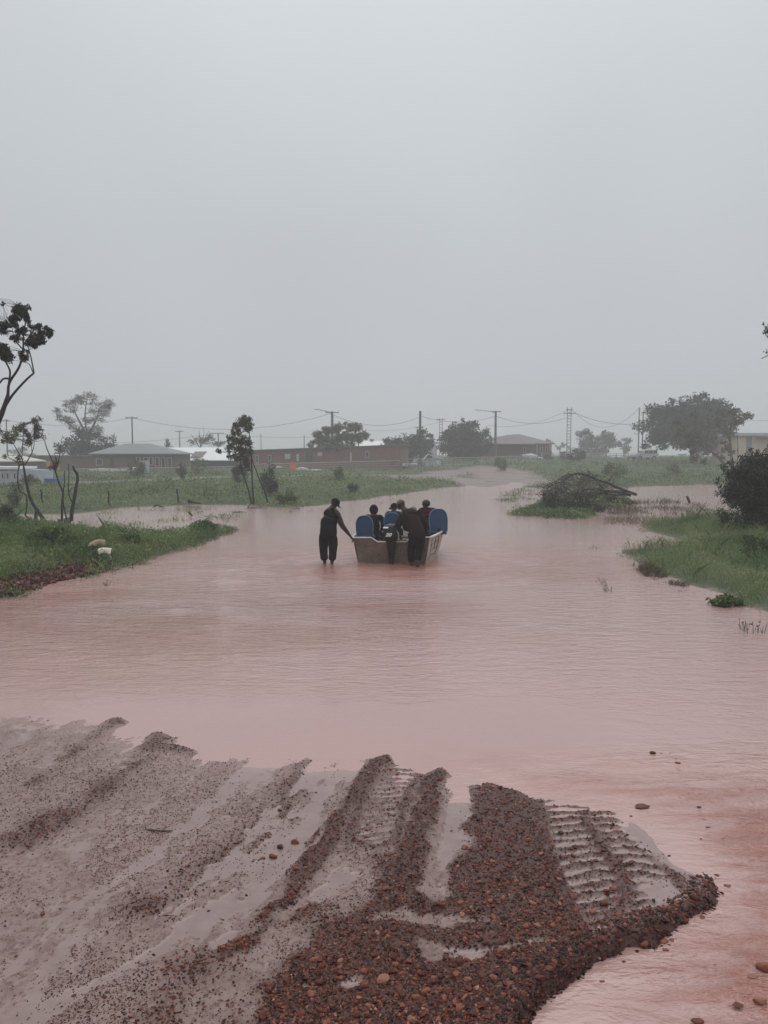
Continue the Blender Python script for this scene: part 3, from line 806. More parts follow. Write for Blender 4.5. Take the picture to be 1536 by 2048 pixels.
# -- white hipped roof behind the block
Y = 150
e = empty('white_roof_house', (WX(735, Y), Y, 1), 'house with a white hipped roof showing above the brick block', 'house')
wall_box(e, 'wall', WX(700, Y), WX(778, Y), Y, Y + 8, 0, 3.7, M_CREAM)
b = MB(); hip_roof(b, WX(705, Y), WX(778, Y), Y, Y + 8, 3.85, 5.4, WX(728, Y), WX(768, Y)); keep_parent(b.build('roof', M_WHITE), e)
b = MB(); b.add(*tube_vf([(WX(743, Y), Y + 4, 5.2), (WX(743, Y), Y + 4, 5.75)], [.38, .42], 10)); keep_parent(b.build('roof_vent', M_ROOFB), e)
# -- little gable building in the middle
Y = 128
e = empty('gable_shed', (WX(866, Y), Y, .8), 'small pale shed with a white gable roof between the two round trees', 'shed')
gx0, gx1 = WX(848, Y), WX(886, Y)
wall_box(e, 'wall', gx0 + .3, gx1 - .3, Y, Y + 4, .6, zz(917, Y), M_PALE)
b = MB(); zr, ze = zz(908, Y), zz(917.5, Y); xm = WX(856, Y)
b.add([(gx0, Y - .3, ze), (xm, Y - .3, zr), (gx1, Y - .3, ze), (gx0, Y + 4.3, ze), (xm, Y + 4.3, zr), (gx1, Y + 4.3, ze)] + [(gx0, Y - .3, ze - .12), (xm, Y - .3, zr - .12), (gx1, Y - .3, ze - .12)],
      [(0, 1, 4, 3), (1, 2, 5, 4), (6, 7, 1, 0), (7, 8, 2, 1), (0, 3, 5, 2)]); keep_parent(b.build('roof', M_WHITE), e)
wall_box(e, 'shutter', WX(873, Y), WX(878, Y), Y - .07, Y - .01, zz(930, Y), zz(921, Y), M_WHITE)
Y = 133
e = empty('white_tank', (WX(862, Y), Y, 1.0), 'tall white rainwater tank glimpsed between the two round trees', 'tank')
b = MB(); b.add(*tube_vf([(WX(864, Y), Y + 2, .8), (WX(864, Y), Y + 2, 4.4), (WX(864, Y), Y + 2, 4.7)], [.9, .9, .3], 18)); keep_parent(b.build('shell', M_WHITE, None, True), e)
# -- brown hipped house right of centre
Y = 146.0; g1 = 1.85; xa, xb = WX(905, Y), WX(1102, Y)
e = empty('brown_house', ((xa + xb) / 2, Y, g1), 'brown house with a wide double-hipped roof right of the second lamp pole', 'house')
ze = zz(887, Y)
wall_box(e, 'wall', xa, xb, Y, Y + 10, g1 - .6, ze - .15, M_BRICK)
b = MB(); hip_roof(b, xa, xb, Y, Y + 10, ze, zz(868.5, Y + 5), WX(1036, Y), WX(1048, Y), .6); 
hip_roof(b, xa + 3.2, xb - 4.4, Y - 1.2, Y + 5.5, ze + .004, zz(869.5, Y + 2), WX(1018, Y), WX(1022, Y), .5)
keep_parent(b.build('roof', M_ROOFB), e)
b = MB(); b.add(*box_vf((xa + xb) / 2, Y - 1.8, ze - .06, (xb - xa) * .62, .12, .16)); keep_parent(b.build('gutter', M_FRAME), e)
windows(e, [(WX(c, Y), WX(d, Y), zz(905, Y), zz(894, Y)) for c, d in ((1080, 1084), (1090, 1094), (1046, 1050), (930, 938))], Y)
for px in (1072, 1098):
    b = MB(); b.add(*tube_vf([(WX(px, Y), Y - .5, g1 - .3), (WX(px, Y), Y - .5, ze - .2)], .09, 8)); keep_parent(b.build('porch_post', M_FRAME), e)
# -- cream building at the right edge
Y = 112.0; xa, xb = WX(1474, Y), WX(1640, Y)
e = empty('cream_building', ((xa + xb) / 2, Y, 1.1), 'cream building with a grey roof edge at the right of the photo', 'building')
wall_box(e, 'wall', xa, xb, Y, Y + 9, .5, zz(872, Y), M_CREAM)
wall_box(e, 'roof', xa - .5, xb, Y - .5, Y + 9.5, zz(872, Y) + .002, zz(866, Y), M_PALE)
wall_box(e, 'downpipe_panel', WX(1490, Y), WX(1500, Y), Y - .1, Y - .01, 1.2, zz(872, Y) - .02, M_ROOFG)
wall_box(e, 'awning', WX(1508, Y), WX(1560, Y), Y - 1.0, Y - .01, zz(877, Y), zz(875, Y), M_ROOFB)
wall_box(e, 'banner', WX(1531, Y), WX(1544, Y), Y - .14, Y - .01, zz(902, Y), zz(886, Y), plain('red_sheet', (.5, .06, .03), .5))
# -- concrete box / sign on the field in the middle
Y = 120
b = MB(); b.add(*box_vf(WX(962, Y), Y, zz(924, Y), .75, .5, .65)); b.add(*tube_vf([(WX(962, Y), Y, .9), (WX(962, Y), Y, zz(927, Y))], .06, 6))
props(b.build('meter_box', M_CONC), 'small pale grey box on a post below the second lamp pole', 'box')

# ================================================================== wire fence
def fence(px0, y0, px1, y1, pt0, pt1, label, nposts):
    a = Vector((WX(px0, y0), y0, 0)); c = Vector((WX(px1, y1), y1, 0))
    e = empty('wire_fence', ((a.x + c.x) / 2, (a.y + c.y) / 2, .4), label, 'fence')
    b0 = None; tops = []
    for i in range(nposts):
        t = i / (nposts - 1); p = a.lerp(c, t); zt = zz(pt0 + (pt1 - pt0) * t, p.y); g_ = gz(p.x, p.y)
        b = MB(); b.add(*tube_vf([(p.x, p.y, g_ - .2), (p.x, p.y, zt + .05)], .045, 6)); keep_parent(b.build('fence_post', M_POLE), e)
        tops.append((p.x, p.y - .05, zt, g_))
    b = MB(); b.add(*tube_vf([t_[:3] for t_ in tops], .035, 5)); keep_parent(b.build('top_rail', M_FRAME), e)
    b = MB()
    for f in (.05, .28, .52, .76): b.add(*tube_vf([(x, y, g_ + (z - g_) * f) for x, y, z, g_ in tops], .012, 3, False))
    L = (c - a).length; n = int(L / .35)
    for i in range(n):
        for s_ in (-1, 1):
            t = i / n; t2 = min(1, max(0, t + s_ * 2.2 / L)); k = t * (nposts - 1); q = a.lerp(c, t); q2 = a.lerp(c, t2)
            zt = tops[int(k)][2]; g_ = tops[int(k)][3]
            b.add(*tube_vf([(q.x, q.y - .02, g_), (q2.x, q2.y - .02, zt)], .006, 3, False))
    o = keep_parent(b.build('wire_netting', M_FRAME), e); o['kind'] = 'stuff'
fence(150, 96, 475, 104, 938, 933, 'wire netting fence in front of the green-roofed house', 16)
fence(480, 104, 800, 112, 929, 921, 'wire netting fence in front of the long brick block', 16)
fence(812, 114, 1075, 128, 918.5, 911, 'wire netting fence in front of the two round trees and the brown house', 13)
fence(1080, 128, 1280, 132, 908, 906, 'wire netting fence behind the fallen tree, towards the parked white car', 9)

# ================================================================== poles and wires
def pole(px, ptop, y, r, name='power_pole', label='', arms=(), lamp=None, m=None, lattice=False, cat='pole'):
    x = WX(px, y); g_ = gz(x, y); zt = zz(ptop, y)
    e = empty(name, (x, y, g_), label, cat)
    m = m or M_POLE
    if lattice:
        b = MB(); hw = r * 2.0; ht = r * 1.1
        for s_ in (-1, 1):
            b.add(*box_vf(x + s_ * hw * .8, y, (g_ + zt) / 2, .09, .12, zt - g_ + .4))
        n = int((zt - g_) / .55)
        for i in range(n):
            z0 = g_ + i * .55; b.add(*box_vf(x, y, z0 + .25, hw * 1.6 - .09, .08, .10))
        keep_parent(b.build('mast', m), e)
    else:
        b = MB(); b.add(*tube_vf([(x, y, g_ - .3), (x, y, zt)], [r, r * .78], 10)); keep_parent(b.build('mast', m, None, False), e)
    for (pz, l_, rr) in arms:
        z = zz(pz, y); b = MB(); b.add(*box_vf(x, y - .14, z, l_, .10, .12)); am = keep_parent(b.build('crossarm', m), e)
        for k in (-.45, -.2, .2, .45):
            b = MB(); b.add(*tube_vf([(x + k * l_, y - .14, z + .06), (x + k * l_, y - .14, z + .22)], [.05, .06], 6)); o = b.build('insulator', M_FRAME); o.parent = am
    if lamp:
        pxl, pyl = lamp; q = W(pxl, pyl, y - .6)
        b = MB(); b.add(*tube_vf(smooth_path([(x, y, zt - .35), (x + (q.x - x) * .4, y - .25, zt - .12 + (q.z - zt) * .4), tuple(q)], 4), .05, 6)); a_ = keep_parent(b.build('lamp_arm', m), e)
        b = MB(); V, F = box_vf(0, 0, 0, .75, .28, .14); V[:, 0] *= np.where(V[:, 2] < 0, .8, 1); b.add(V + np.array([q.x - .2, q.y, q.z]), F); o = keep_parent(b.build('lamp_head', M_FRAME), e)
    return e, Vector((x, y - .14, zt))
TP = {}
def P_(key, *a, **k): TP[key] = pole(*a, **k)[1]
P_('a', 17, 838, 128, .12, label='thin power pole at the far left behind the sparse gum tree', arms=((842, 1.4, 0),))
P_('b', 267, 833, 122, .13, label='tall slim power pole standing in front of the green-roofed house', arms=((836, 1.9, 0),))
P_('c', 361, 861, 155, .12, label='short power pole rising behind the white-roofed hall, left end', arms=((863, 1.6, 0),))
P_('d', 438, 866, 150, .13, label='power pole directly left of the slender leaning tree', arms=((867, 2.2, 0),))
P_('d2', 523, 868, 160, .08, label='thin bare pole right of the slender leaning tree')
P_('e', 665, 823, 128, .26, name='lamp_pole', label='thick street lamp pole in front of the long brick block', arms=((825.5, 2.2, 0),), lamp=(636, 819), cat='lamp pole')
P_('f', 840, 822, 140, .26, label='thick bare pole without arms rising from the left round tree', m=M_TIMBER)
P_('g', 881, 838, 165, .19, name='lattice_pole', label='pale lattice power pole between the two round trees', arms=((839, 1.8, 0),), lattice=True, cat='pole')
P_('f2', 834, 854, 175, .14, label='short far pole just left of the thick bare pole', arms=((855, 1.2, 0),))
P_('h', 990, 822, 142, .25, name='lamp_pole', label='street lamp pole beside the brown double-hipped house', arms=((823.5, 2.0, 0),), lamp=(956, 820), cat='lamp pole')
P_('i', 1136, 817, 142, .22, name='lattice_pole', label='tall lattice power pole with two crossarms behind the fallen tree', arms=((827, 2.2, 0), (820, 1.2, 0)), lattice=True, cat='pole')
P_('j', 1275, 815, 140, .12, label='left slim pole of the close pair beside the big round tree')
P_('k', 1283, 824, 146, .13, label='right shorter pole of the close pair beside the big round tree', arms=((826, .9, 0),))
P_('l', 609, 870, 170, .12, label='thin pole left of the pale loose tree behind the brick block')
def wire(p, q, sag, label, r=.026, n=10):
    pts = [p.lerp(q, t / n) - Vector((0, 0, sag * 4 * (t / n) * (1 - t / n))) for t in range(n + 1)]
    b = MB(); b.add(*tube_vf(pts, r, 4)); o = b.build('power_line', M_POLE); props(o, label, 'wire', 'overhead wires between the poles')
Z = Vector
wire(TP['a'] - Z((0, 0, .2)), TP['b'] - Z((0, 0, .2)), 1.0, 'wire from the far left pole to the tall slim pole')
wire(TP['b'] - Z((0, 0, .2)), TP['e'] - Z((0, 0, .3)), 2.2, 'long sagging wire from the slim pole to the left lamp pole', .03)
wire(W(130, 886, 150), TP['d'], .7, 'low wire reaching the pole left of the slender tree')
wire(TP['d'], W(640, 873, 168), .5, 'low wire from the slender tree to the pale loose tree')
wire(TP['e'] - Z((0, 0, .5)), TP['f'] - Z((0, 0, 1.0)), 1.7, 'wire from the left lamp pole to the thick bare pole', .032)
wire(W(690, 858, 160), TP['g'] - Z((0, 0, .6)), 1.0, 'far wire passing below towards the pale lattice pole')
wire(TP['f'] - Z((0, 0, .9)), TP['h'] - Z((0, 0, .9)), 1.1, 'wire from the thick bare pole to the right lamp pole', .032)
wire(TP['h'] - Z((0, 0, .9)), TP['i'] - Z((0, 0, 1.5)), 1.3, 'lower wire from the right lamp pole to the tall lattice pole', .032)
wire(W(975, 850, 170), TP['i'] - Z((0, 0, .2)), 1.4, 'upper wire reaching the tall lattice pole from the left')
wire(TP['i'] + Z((1.0, 0, -.8)), TP['j'] - Z((0, 0, 2.9)), .8, 'thick wire from the tall lattice pole to the close pair of poles', .036)
wire(TP['i'] + Z((.5, 0, -.2)), TP['j'], 3.4, 'thin deeply sagging wire from the lattice pole to the close pair')
wire(TP['k'] - Z((0, 0, .1)), TP['j'] + Z((0, 0, -.05)), .02, 'short wire joining the two poles of the close pair', .02)
wire(TP['k'] - Z((0, 0, .4)), W(1620, 834, 150), 1.0, 'wire running off to the right behind the big round tree')

# ================================================================== far vehicles and clutter
M_WCAR = plain('white_car_paint', (.62, .63, .64), .3, .05, 1.5)
M_TYRE = plain('black_tyre', (.02, .02, .02), .8, .2, 5)
def extrude_profile(P, hw, taper=None):
    """closed side profile P [(x,z)] made solid across y = -hw..hw; taper gives the half width at each point"""
    n = len(P); tw = taper or [hw] * n
    V = [(x, -t, z) for (x, z), t in zip(P, tw)] + [(x, t, z) for (x, z), t in zip(P, tw)]
    F = [(i, (i + 1) % n, n + (i + 1) % n, n + i) for i in range(n)] + [tuple(range(n))[::-1], tuple(n + i for i in range(n))]
    return V, F
def vehicle(name, label, x, y, rz, kind, cat, m=M_WCAR):
    g_ = gz(x, y); e = empty(name, (x, y, g_), label, cat); e.rotation_euler = (0, 0, rz)
    def part(nm, b, mm, sm=False, par=None): return b.build(nm, mm, par or e, sm)
    b = MB()
    if kind == 'suv':
        prof = [(-2.3, .45), (-2.3, 1.0), (-2.2, 1.12), (-1.0, 1.18), (-.35, 1.75), (.1, 1.84), (1.9, 1.84), (2.1, 1.76), (2.3, 1.15), (2.32, .45)]
        tp = [.88, .9, .88, .86, .72, .70, .70, .72, .86, .88]
        b.add(*extrude_profile(prof, .9, tp)); part('body', b, m)
        for (x0, x1) in ((-.62, .3), (.4, 1.25), (1.35, 2.05)):
            for s_ in (-1, 1):
                w = MB(); zt = 1.72; zl = 1.2
                t0 = .24 if x0 < -.5 else 0
                w.add([(x0, s_ * .865, zl), (x1, s_ * .865, zl), (x1, s_ * .745, zt), (x0 + t0, s_ * .745, zt), (x0, s_ * .84, zl), (x1, s_ * .84, zl), (x1, s_ * .72, zt), (x0 + t0, s_ * .72, zt)],
                      [(0, 1, 2, 3), (7, 6, 5, 4), (0, 4, 5, 1), (1, 5, 6, 2), (2, 6, 7, 3), (3, 7, 4, 0)]); part('window', w, M_GLASS)
        w = MB(); w.add(*box_vf(-.7, 0, 1.47, .05, 1.35, .42)); V, F = w.V[0], w.F[0]; V[:, 0] += (V[:, 2] - 1.47) * 1.15 - .03; w.V[0] = V; part('windscreen', w, M_GLASS)
        w = MB(); w.add(*box_vf(2.24, 0, 1.46, .05, 1.3, .42)); V = w.V[0]; V[:, 0] -= (V[:, 2] - 1.46) * .33 - .02; part('rear_window', w, M_GLASS)
        wx_ = (-1.45, 1.4)
    else:
        prof = [(-2.4, .5), (-2.4, 1.05), (-1.35, 1.15), (-.8, 1.72), (.25, 1.75), (.35, 1.1), (2.4, 1.1), (2.4, .5)]
        b.add(*extrude_profile(prof, .85, [.85, .85, .82, .68, .68, .82, .85, .85])); part('body', b, m)
        for s_ in (-1, 1):
            w = MB(); w.add([(-1.1, s_ * .825, 1.18), (.2, s_ * .825, 1.18), (.16, s_ * .705, 1.64), (-.72, s_ * .705, 1.64)], [(0, 1, 2, 3)]); part('window', w, M_GLASS)
        for s_ in (-1, 1):
            w = MB(); w.add(*box_vf(1.4, s_ * .88, 1.25, 2.0, .05, .32)); part('tray_side', w, M_FRAME)
        w = MB(); w.add(*box_vf(1.4, 0, 1.35, 1.9, 1.6, .35)); part('load', w, M_PALE)
        wx_ = (-1.5, 1.5)
    for xx in wx_:
        for s_ in (-1, 1):
            w = MB(); w.add(*tube_vf([(xx, s_ * .74, .38), (xx, s_ * .93, .38)], .38, 16)); t_ = part('wheel', w, M_TYRE)
            w = MB(); w.add(*tube_vf([(xx, s_ * .925, .38), (xx, s_ * .945, .38)], .2, 10)); part('rim', w, M_FRAME, False, t_)
    for s_ in (-1, 1):
        w = MB(); w.add(*box_vf(-2.33 if kind == 'suv' else -2.42, s_ * .62, .85, .06, .3, .16)); part('headlight', w, M_FRAME)
        w = MB(); w.add(*box_vf(2.35 if kind == 'suv' else 2.43, s_ * .72, .9, .05, .14, .3)); part('tail_light', w, plain('red_lens', (.3, .02, .02), .3))
    w = MB(); w.add(*box_vf(-2.38 if kind == 'suv' else -2.45, 0, .55, .12, 1.6, .2)); part('bumper', w, M_TYRE)
vehicle('parked_car', 'white four-wheel-drive parked left of the big round tree', WX(1287, 136), 136, math.radians(18), 'suv', 'car')
vehicle('parked_pickup', 'pale pickup with a loaded tray parked by the fence before the brick block', WX(782, 116), 116, math.radians(150), 'ute', 'pickup')
# white tank trailer
Y = 116; x = WX(750, Y); g_ = gz(x, Y)
e = empty('cargo_trailer', (x, Y, g_), 'small white box trailer standing at the fence left of the pale pickup', 'trailer')
b = MB(); V, F = box_vf(0, 0, 1.35, 1.25, 1.3, 1.25); V[:, 0] += (V[:, 2] - 1.35) * .12; b.add(V, F); b.build('box', M_WCAR, e)
b = MB(); b.add(*box_vf(0, 0, .66, 1.4, 1.4, .1)); b.build('bed', M_DARK, e)
for s_ in (-1, 1):
    b = MB(); b.add(*tube_vf([(0, s_ * .72, .32), (0, s_ * .86, .32)], .32, 14)); b.build('wheel', M_TYRE, e)
b = MB(); b.add(*tube_vf([(-.7, 0, .6), (-1.5, 0, .5)], .05, 6)); b.build('drawbar', M_DARK, e)
# white container among weeds, bags and rubbish
def lump(name, px, py, y, sx_, sy_, sz_, m, label, cat, seed, group=None, box=False):
    x = WX(px, y); z = max(gz(x, y), zz(py, y)); r = np.random.default_rng(seed); b = MB()
    if box: V, F = box_vf(0, 0, .5, 1, 1, 1)
    else:
        V, F = ico(); V = V * (1 + r.normal(0, .16, (len(V), 1))); V[:, 2] = V[:, 2] * .5 + .42
    b.add(V * (sx_, sy_, sz_) + np.array([x, y, z - .03]), F); o = b.build(name, m, None, not box); props(o, label, cat, group)
M_BAG = plain('dirty_white_sheet', (.5, .47, .44), .6, .2, 3)
M_PINK = plain('orange_mesh_barrier', (.62, .17, .09), .6, .15, 4)
GB = 'pale rubbish piles along the fence'
lump('rubbish_pile', 205, 957, 100, 1.9, 1.0, .8, M_BAG, 'pale rubbish heap left end of the row before the green-roofed house', 'rubbish', 1, GB)
lump('rubbish_pile', 232, 957, 100, 1.0, .8, .6, M_BAG, 'small pale heap second from left before the green-roofed house', 'rubbish', 2, GB)
lump('rubbish_pile', 252, 955, 100, 1.2, .9, .7, M_BAG, 'pale heap in the middle of the row before the green-roofed house', 'rubbish', 3, GB)
lump('rubbish_pile', 266, 953, 100, .7, .8, 1.0, M_BAG, 'taller pale heap right of the middle before the green-roofed house', 'rubbish', 4, GB)
lump('white_container', 288, 957, 101, 1.2, .9, 1.6, M_PALE, 'grey-white bin standing before the green-roofed house', 'bin', 5, None, True)
lump('rubbish_pile', 602, 944, 106, 1.0, .8, .75, M_BAG, 'pale heap right beside the orange barrier', 'rubbish', 6, GB)
lump('rubbish_pile', 628, 943, 106, 1.5, .8, .45, M_BAG, 'long flat pale heap at the fence of the brick block', 'rubbish', 7, GB)
lump('rubbish_pile', 552, 937, 108, .9, .7, .4, M_BAG, 'small low pale heap left of the orange barrier', 'rubbish', 8, GB)
lump('white_drum', 1060, 921, 138, 1.6, 1.0, 1.3, M_WCAR, 'bright white lump in the weeds below the brown house', 'drum', 9)
lump('white_drum', 1077, 921, 139, .9, .8, .7, M_WCAR, 'smaller white lump right of the bright one below the brown house', 'drum', 10)
lump('white_drum', 1236, 917, 134, 1.5, .9, .55, M_WCAR, 'low white lump in the grass left of the parked car', 'drum', 11)
lump('white_sheet', 1363, 911, 110, .7, .5, .45, M_WCAR, 'white scrap under the big round tree', 'scrap', 12)
lump('pale_crate', 825, 932, 122, .9, .7, .55, M_BAG, 'cream lump under the left round tree', 'crate', 13)
Y = 106; x = WX(585, Y)
e = empty('orange_barrier', (x, Y, gz(x, Y)), 'orange mesh barrier standing before the long brick block', 'barrier')
for dx, h in ((-.55, 1.0), (.1, 1.5), (.6, .9)):
    b = MB(); b.add(*tube_vf([(dx, 0, -.1), (dx + .05, 0, h)], .04, 5)); b.build('stake', M_DARK, e)
b = MB(); b.add([(-.55, 0, .15), (.1, -.1, .1), (.6, 0, .15), (.62, 0, .8), (.12, -.1, 1.4), (-.5, 0, .9), (-.55, .04, .15), (.1, -.06, .1), (.6, .04, .15), (.62, .04, .8), (.12, -.06, 1.4), (-.5, .04, .9)],
                [(0, 1, 4, 5), (1, 2, 3, 4), (6, 11, 10, 7), (7, 10, 9, 8)]); b.build('mesh_sheet', M_PINK, e)

# ================================================================== VEGETATION
LG = [(0, (.035, .062, .022)), (.35, (.090, .150, .048)), (.65, (.165, .240, .075)), (.85, (.23, .29, .11)), (1, (.32, .33, .18))]
M_HERB = leafmat('lush_weed_leaves', LG, .3, .45)
M_EUC = leafmat('eucalypt_leaves', [(0, (.012, .018, .013)), (.3, (.022, .032, .020)), (.55, (.075, .095, .054)), (.8, (.13, .15, .08)), (1, (.21, .20, .11))], .35, .5)
M_DARKLEAF = leafmat('dark_tree_leaves', [(0, (.012, .022, .014)), (.5, (.026, .042, .022)), (.85, (.048, .068, .03)), (1, (.08, .095, .04))], .15, .5)
M_VINE = leafmat('dark_bush_leaves', [(0, (.010, .016, .010)), (.45, (.020, .032, .016)), (.75, (.045, .062, .026)), (.92, (.09, .06, .035)), (1, (.12, .085, .05))], .15, .4)
M_STRAW = leafmat('dry_grass', [(0, (.06, .05, .03)), (.5, (.13, .12, .065)), (1, (.26, .23, .14))], .2, .6)
M_BARK = plain('grey_brown_bark', (.075, .062, .055), .8, .35, 6, bump=.4)
M_CHAR = plain('charred_bark', (.016, .013, .013), .7, .5, 8, bump=.5)
M_TWIG = plain('dead_twigs', (.060, .046, .040), .85, .3, 8)

def clump_leaves(clumps, size, wd, droop, seed, flat=0., tbase=.5, tvar=.22):
    """clumps: (centre, (rx,ry,rz), n)"""
    r = np.random.default_rng(seed); Cs, Ts, Ls = [], [], []
    for c, rad, n in clumps:
        if n < 0: n = -n * 3.1416 * rad[0] * rad[2] / (.25 * size * size * wd)
        n = int(n)
        if n < 1: continue
        d = r.normal(size=(n, 3)); d /= np.linalg.norm(d, axis=1, keepdims=True)
        q = d * (r.random((n, 1)) ** .45) * np.array(rad) * (1 + .25 * r.normal(size=(n, 1)))
        Cs.append(np.array(c) + q)
        tb = tbase + r.normal(0, .10)
        Ts.append(np.clip(tb + r.normal(0, tvar, n), 0, 1)); Ls.append(size * r.uniform(.6, 1.35, n))
    C = np.concatenate(Cs); T = np.concatenate(Ts); L = np.concatenate(Ls)
    V, F = leaves_vf(C, L, wd, droop, flat, seed + 1)
    return V, F, np.repeat(T, 4)

def tree(name, label, base, limbs, clumps, size, mat, bark=M_BARK, wd=.4, droop=.3, seed=1, cat='tree', group=None, twig=.012, twigs=True, flat=0., tbase=.5, sub=0, tvar=.22, sf=(.42, .78)):
    """limbs: [(points, r0, r1)]; the first limbs are trunks"""
    random.seed(seed)
    e = empty(name, base, label, cat, group)
    b = MB(); nodes = []
    for pts, r0, r1 in limbs:
        P = smooth_path(pts, 3); b.add(*tube_vf(P, [r0 + (r1 - r0) * i / (len(P) - 1) for i in range(len(P))], 7))
        nodes += P
    keep_parent(b.build('trunk', bark, None, True), e)
    if clumps:
        cl2 = list(clumps)
        if sub:          # break each clump into smaller ones
            rr = np.random.default_rng(seed + 50); cl2 = []
            for c, rad, n in clumps:
                for k in range(sub):
                    d = rr.normal(size=3); d /= np.linalg.norm(d); q = np.array(c) + d * np.array(rad) * rr.uniform(.35, 1.0)
                    f = rr.uniform(*sf); cl2.append((tuple(q), tuple(np.array(rad) * f), n * (1 if sf[0] < .4 else .62)))
        if twigs:
            b = MB()
            for c, rad, n in cl2:
                c = Vector(c); near = min(nodes, key=lambda p: (p - c).length + max(0, p.z - c.z) * 1.5)
                if (near - c).length > .02:
                    b.add(*tube_vf(wiggle(near, c, 4, .06), [twig, twig * .4], 4, False))
            keep_parent(b.build('branches', bark), e)['kind'] = 'stuff'
        b = MB(); V, F, T = clump_leaves(cl2, size, wd, droop, seed, flat, tbase, tvar); b.add(V, F, T)
        keep_parent(b.build('crown', mat), e)
    return e
def pc(lst, y, dens, dy=.6, seed=3, cov=1.5):
    """clumps given by photo position and radius in pixels at distance y"""
    r = np.random.default_rng(seed); out = []
    for t in lst:
        px, py, rx, ry = t[:4]; k = y / FPX
        c = W(px, py, y); c.y += r.normal(0, dy)
        out.append((tuple(c), (rx * k, rx * k * .9, ry * k), -cov * (t[4] if len(t) > 4 else 1)))
    return out
def auto_crown(px, py, rx, ry, y, n, dens, seed, depth=1.0, hollow=.55, cut=None, cov=1.3, crr=(.18, .32)):
    """uneven crown of n clumps in an ellipsoid given in pixels"""
    r = np.random.default_rng(seed); out = []; k = y / FPX
    for i in range(n):
        d = r.normal(size=3); d /= np.linalg.norm(d); q = r.uniform(hollow, 1.0)
        if cut is not None and d[2] < cut: d[2] = cut + abs(d[2]) * .1
        a = q * (1 + (.16 if crr[0] > .1 else .045) * r.normal())
        cr_ = r.uniform(*crr)
        c = W(px + d[0] * rx * a, py - d[2] * ry * a, y); c.y += d[1] * rx * k * depth * a
        out.append((tuple(c), (rx * k * cr_, rx * k * cr_, ry * k * cr_ * 1.1), -cov))
    return out

# ---- left tall gum: enters from outside the left edge
y = 21.0
def LP(l, y, jy=0): return [W(a, c, y + (jy * math.sin(i * 1.7))) for i, (a, c) in enumerate(l)]
base = Vector(G(-70, 1088, .2)); y0 = y
trunk = [Vector((WX(-75, y), y, .1)), W(-50, 960, y), W(-20, 880, y), W(3, 828, y), W(16, 790, y)]
limbs = [(trunk, .13, .048), (LP([(16, 790), (19, 765), (38, 735), (46, 705), (47, 670), (52, 640), (56, 612)], y, .1), .040, .012),
         (LP([(5, 822), (25, 790), (52, 760), (68, 746)], y, .1), .038, .024), (LP([(68, 746), (62, 715), (58, 700), (54, 690)], y), .02, .009), (LP([(66, 745), (58, 728), (45, 724)], y), .014, .006),
         (LP([(18, 765), (20, 742), (10, 722), (4, 712)], y, .1), .03, .016), (LP([(16, 757), (6, 758), (-6, 768), (-40, 760)], y), .03, .02),
         (LP([(47, 690), (64, 665), (78, 650)], y), .022, .008), (LP([(47, 700), (30, 680), (24, 655)], y), .02, .008), (LP([(-20, 880), (-60, 800), (-50, 700), (-20, 640), (-4, 610)], y + .5), .09, .02)]
cl_ = pc([(37, 620, 13, 15), (28, 640, 14, 12), (42, 635, 12, 15), (22, 660, 15, 12), (36, 660, 12, 12), (30, 676, 14, 7, .8), (55, 668, 7, 8, .6), (70, 652, 12, 9), (84, 660, 12, 10), (95, 672, 8, 7), (62, 662, 10, 9), (58, 680, 11, 10), (74, 688, 13, 9), (66, 678, 14, 10),
          (12, 708, 13, 12), (28, 704, 14, 11), (40, 712, 9, 10), (20, 718, 9, 9), (4, 700, 10, 12), (48, 708, 7, 6, .6), (57, 702, 6, 5, .6), (3, 650, 6, 8), (6, 657, 6, 6), (0, 612, 9, 12), (9, 610, 4, 6, .6), (-6, 690, 12, 14), (-18, 640, 16, 20), (-30, 700, 18, 18), (-40, 760, 16, 12), (45, 612, 9, 8, .6), (56, 625, 6, 5, .6)], y, 62, .35, 31, 1.9)
tree('gum_tree', 'tall dark gum tree leaning in from the left edge, with forked bare limbs', Vector((WX(-75, y), y, .2)), limbs, cl_, .085, M_EUC, M_CHAR, .34, .7, 31, sub=9, twig=.006, tbase=.22, tvar=.16, sf=(.32, .58))

# ---- sparse gum with twisting burnt stem on the left bank
y = 31.5
limbs = [(LP([(92, 1046), (78, 1026), (62, 1000), (55, 975), (50, 950), (47, 930)], y), .085, .035), (LP([(72, 1044), (72, 1028), (76, 1018)], y), .07, .07), (LP([(72, 1044), (60, 1038), (50, 1030)], y), .05, .03),
         (LP([(50, 1030), (53, 1018), (53, 992), (40, 982), (36, 965), (36, 945), (40, 930), (47, 928)], y), .03, .022), (LP([(57, 985), (53, 970), (52, 957)], y), .04, .03),
         (LP([(47, 930), (44, 917), (38, 907), (30, 893), (27, 888)], y), .026, .012), (LP([(44, 915), (45, 890), (47, 865), (48, 850)], y), .02, .01), (LP([(50, 930), (57, 918), (64, 905), (68, 890), (68, 870)], y), .026, .01),
         (LP([(64, 905), (62, 885), (60, 868)], y), .012, .008), (LP([(37, 940), (38, 925), (43, 922)], y), .02, .02)]
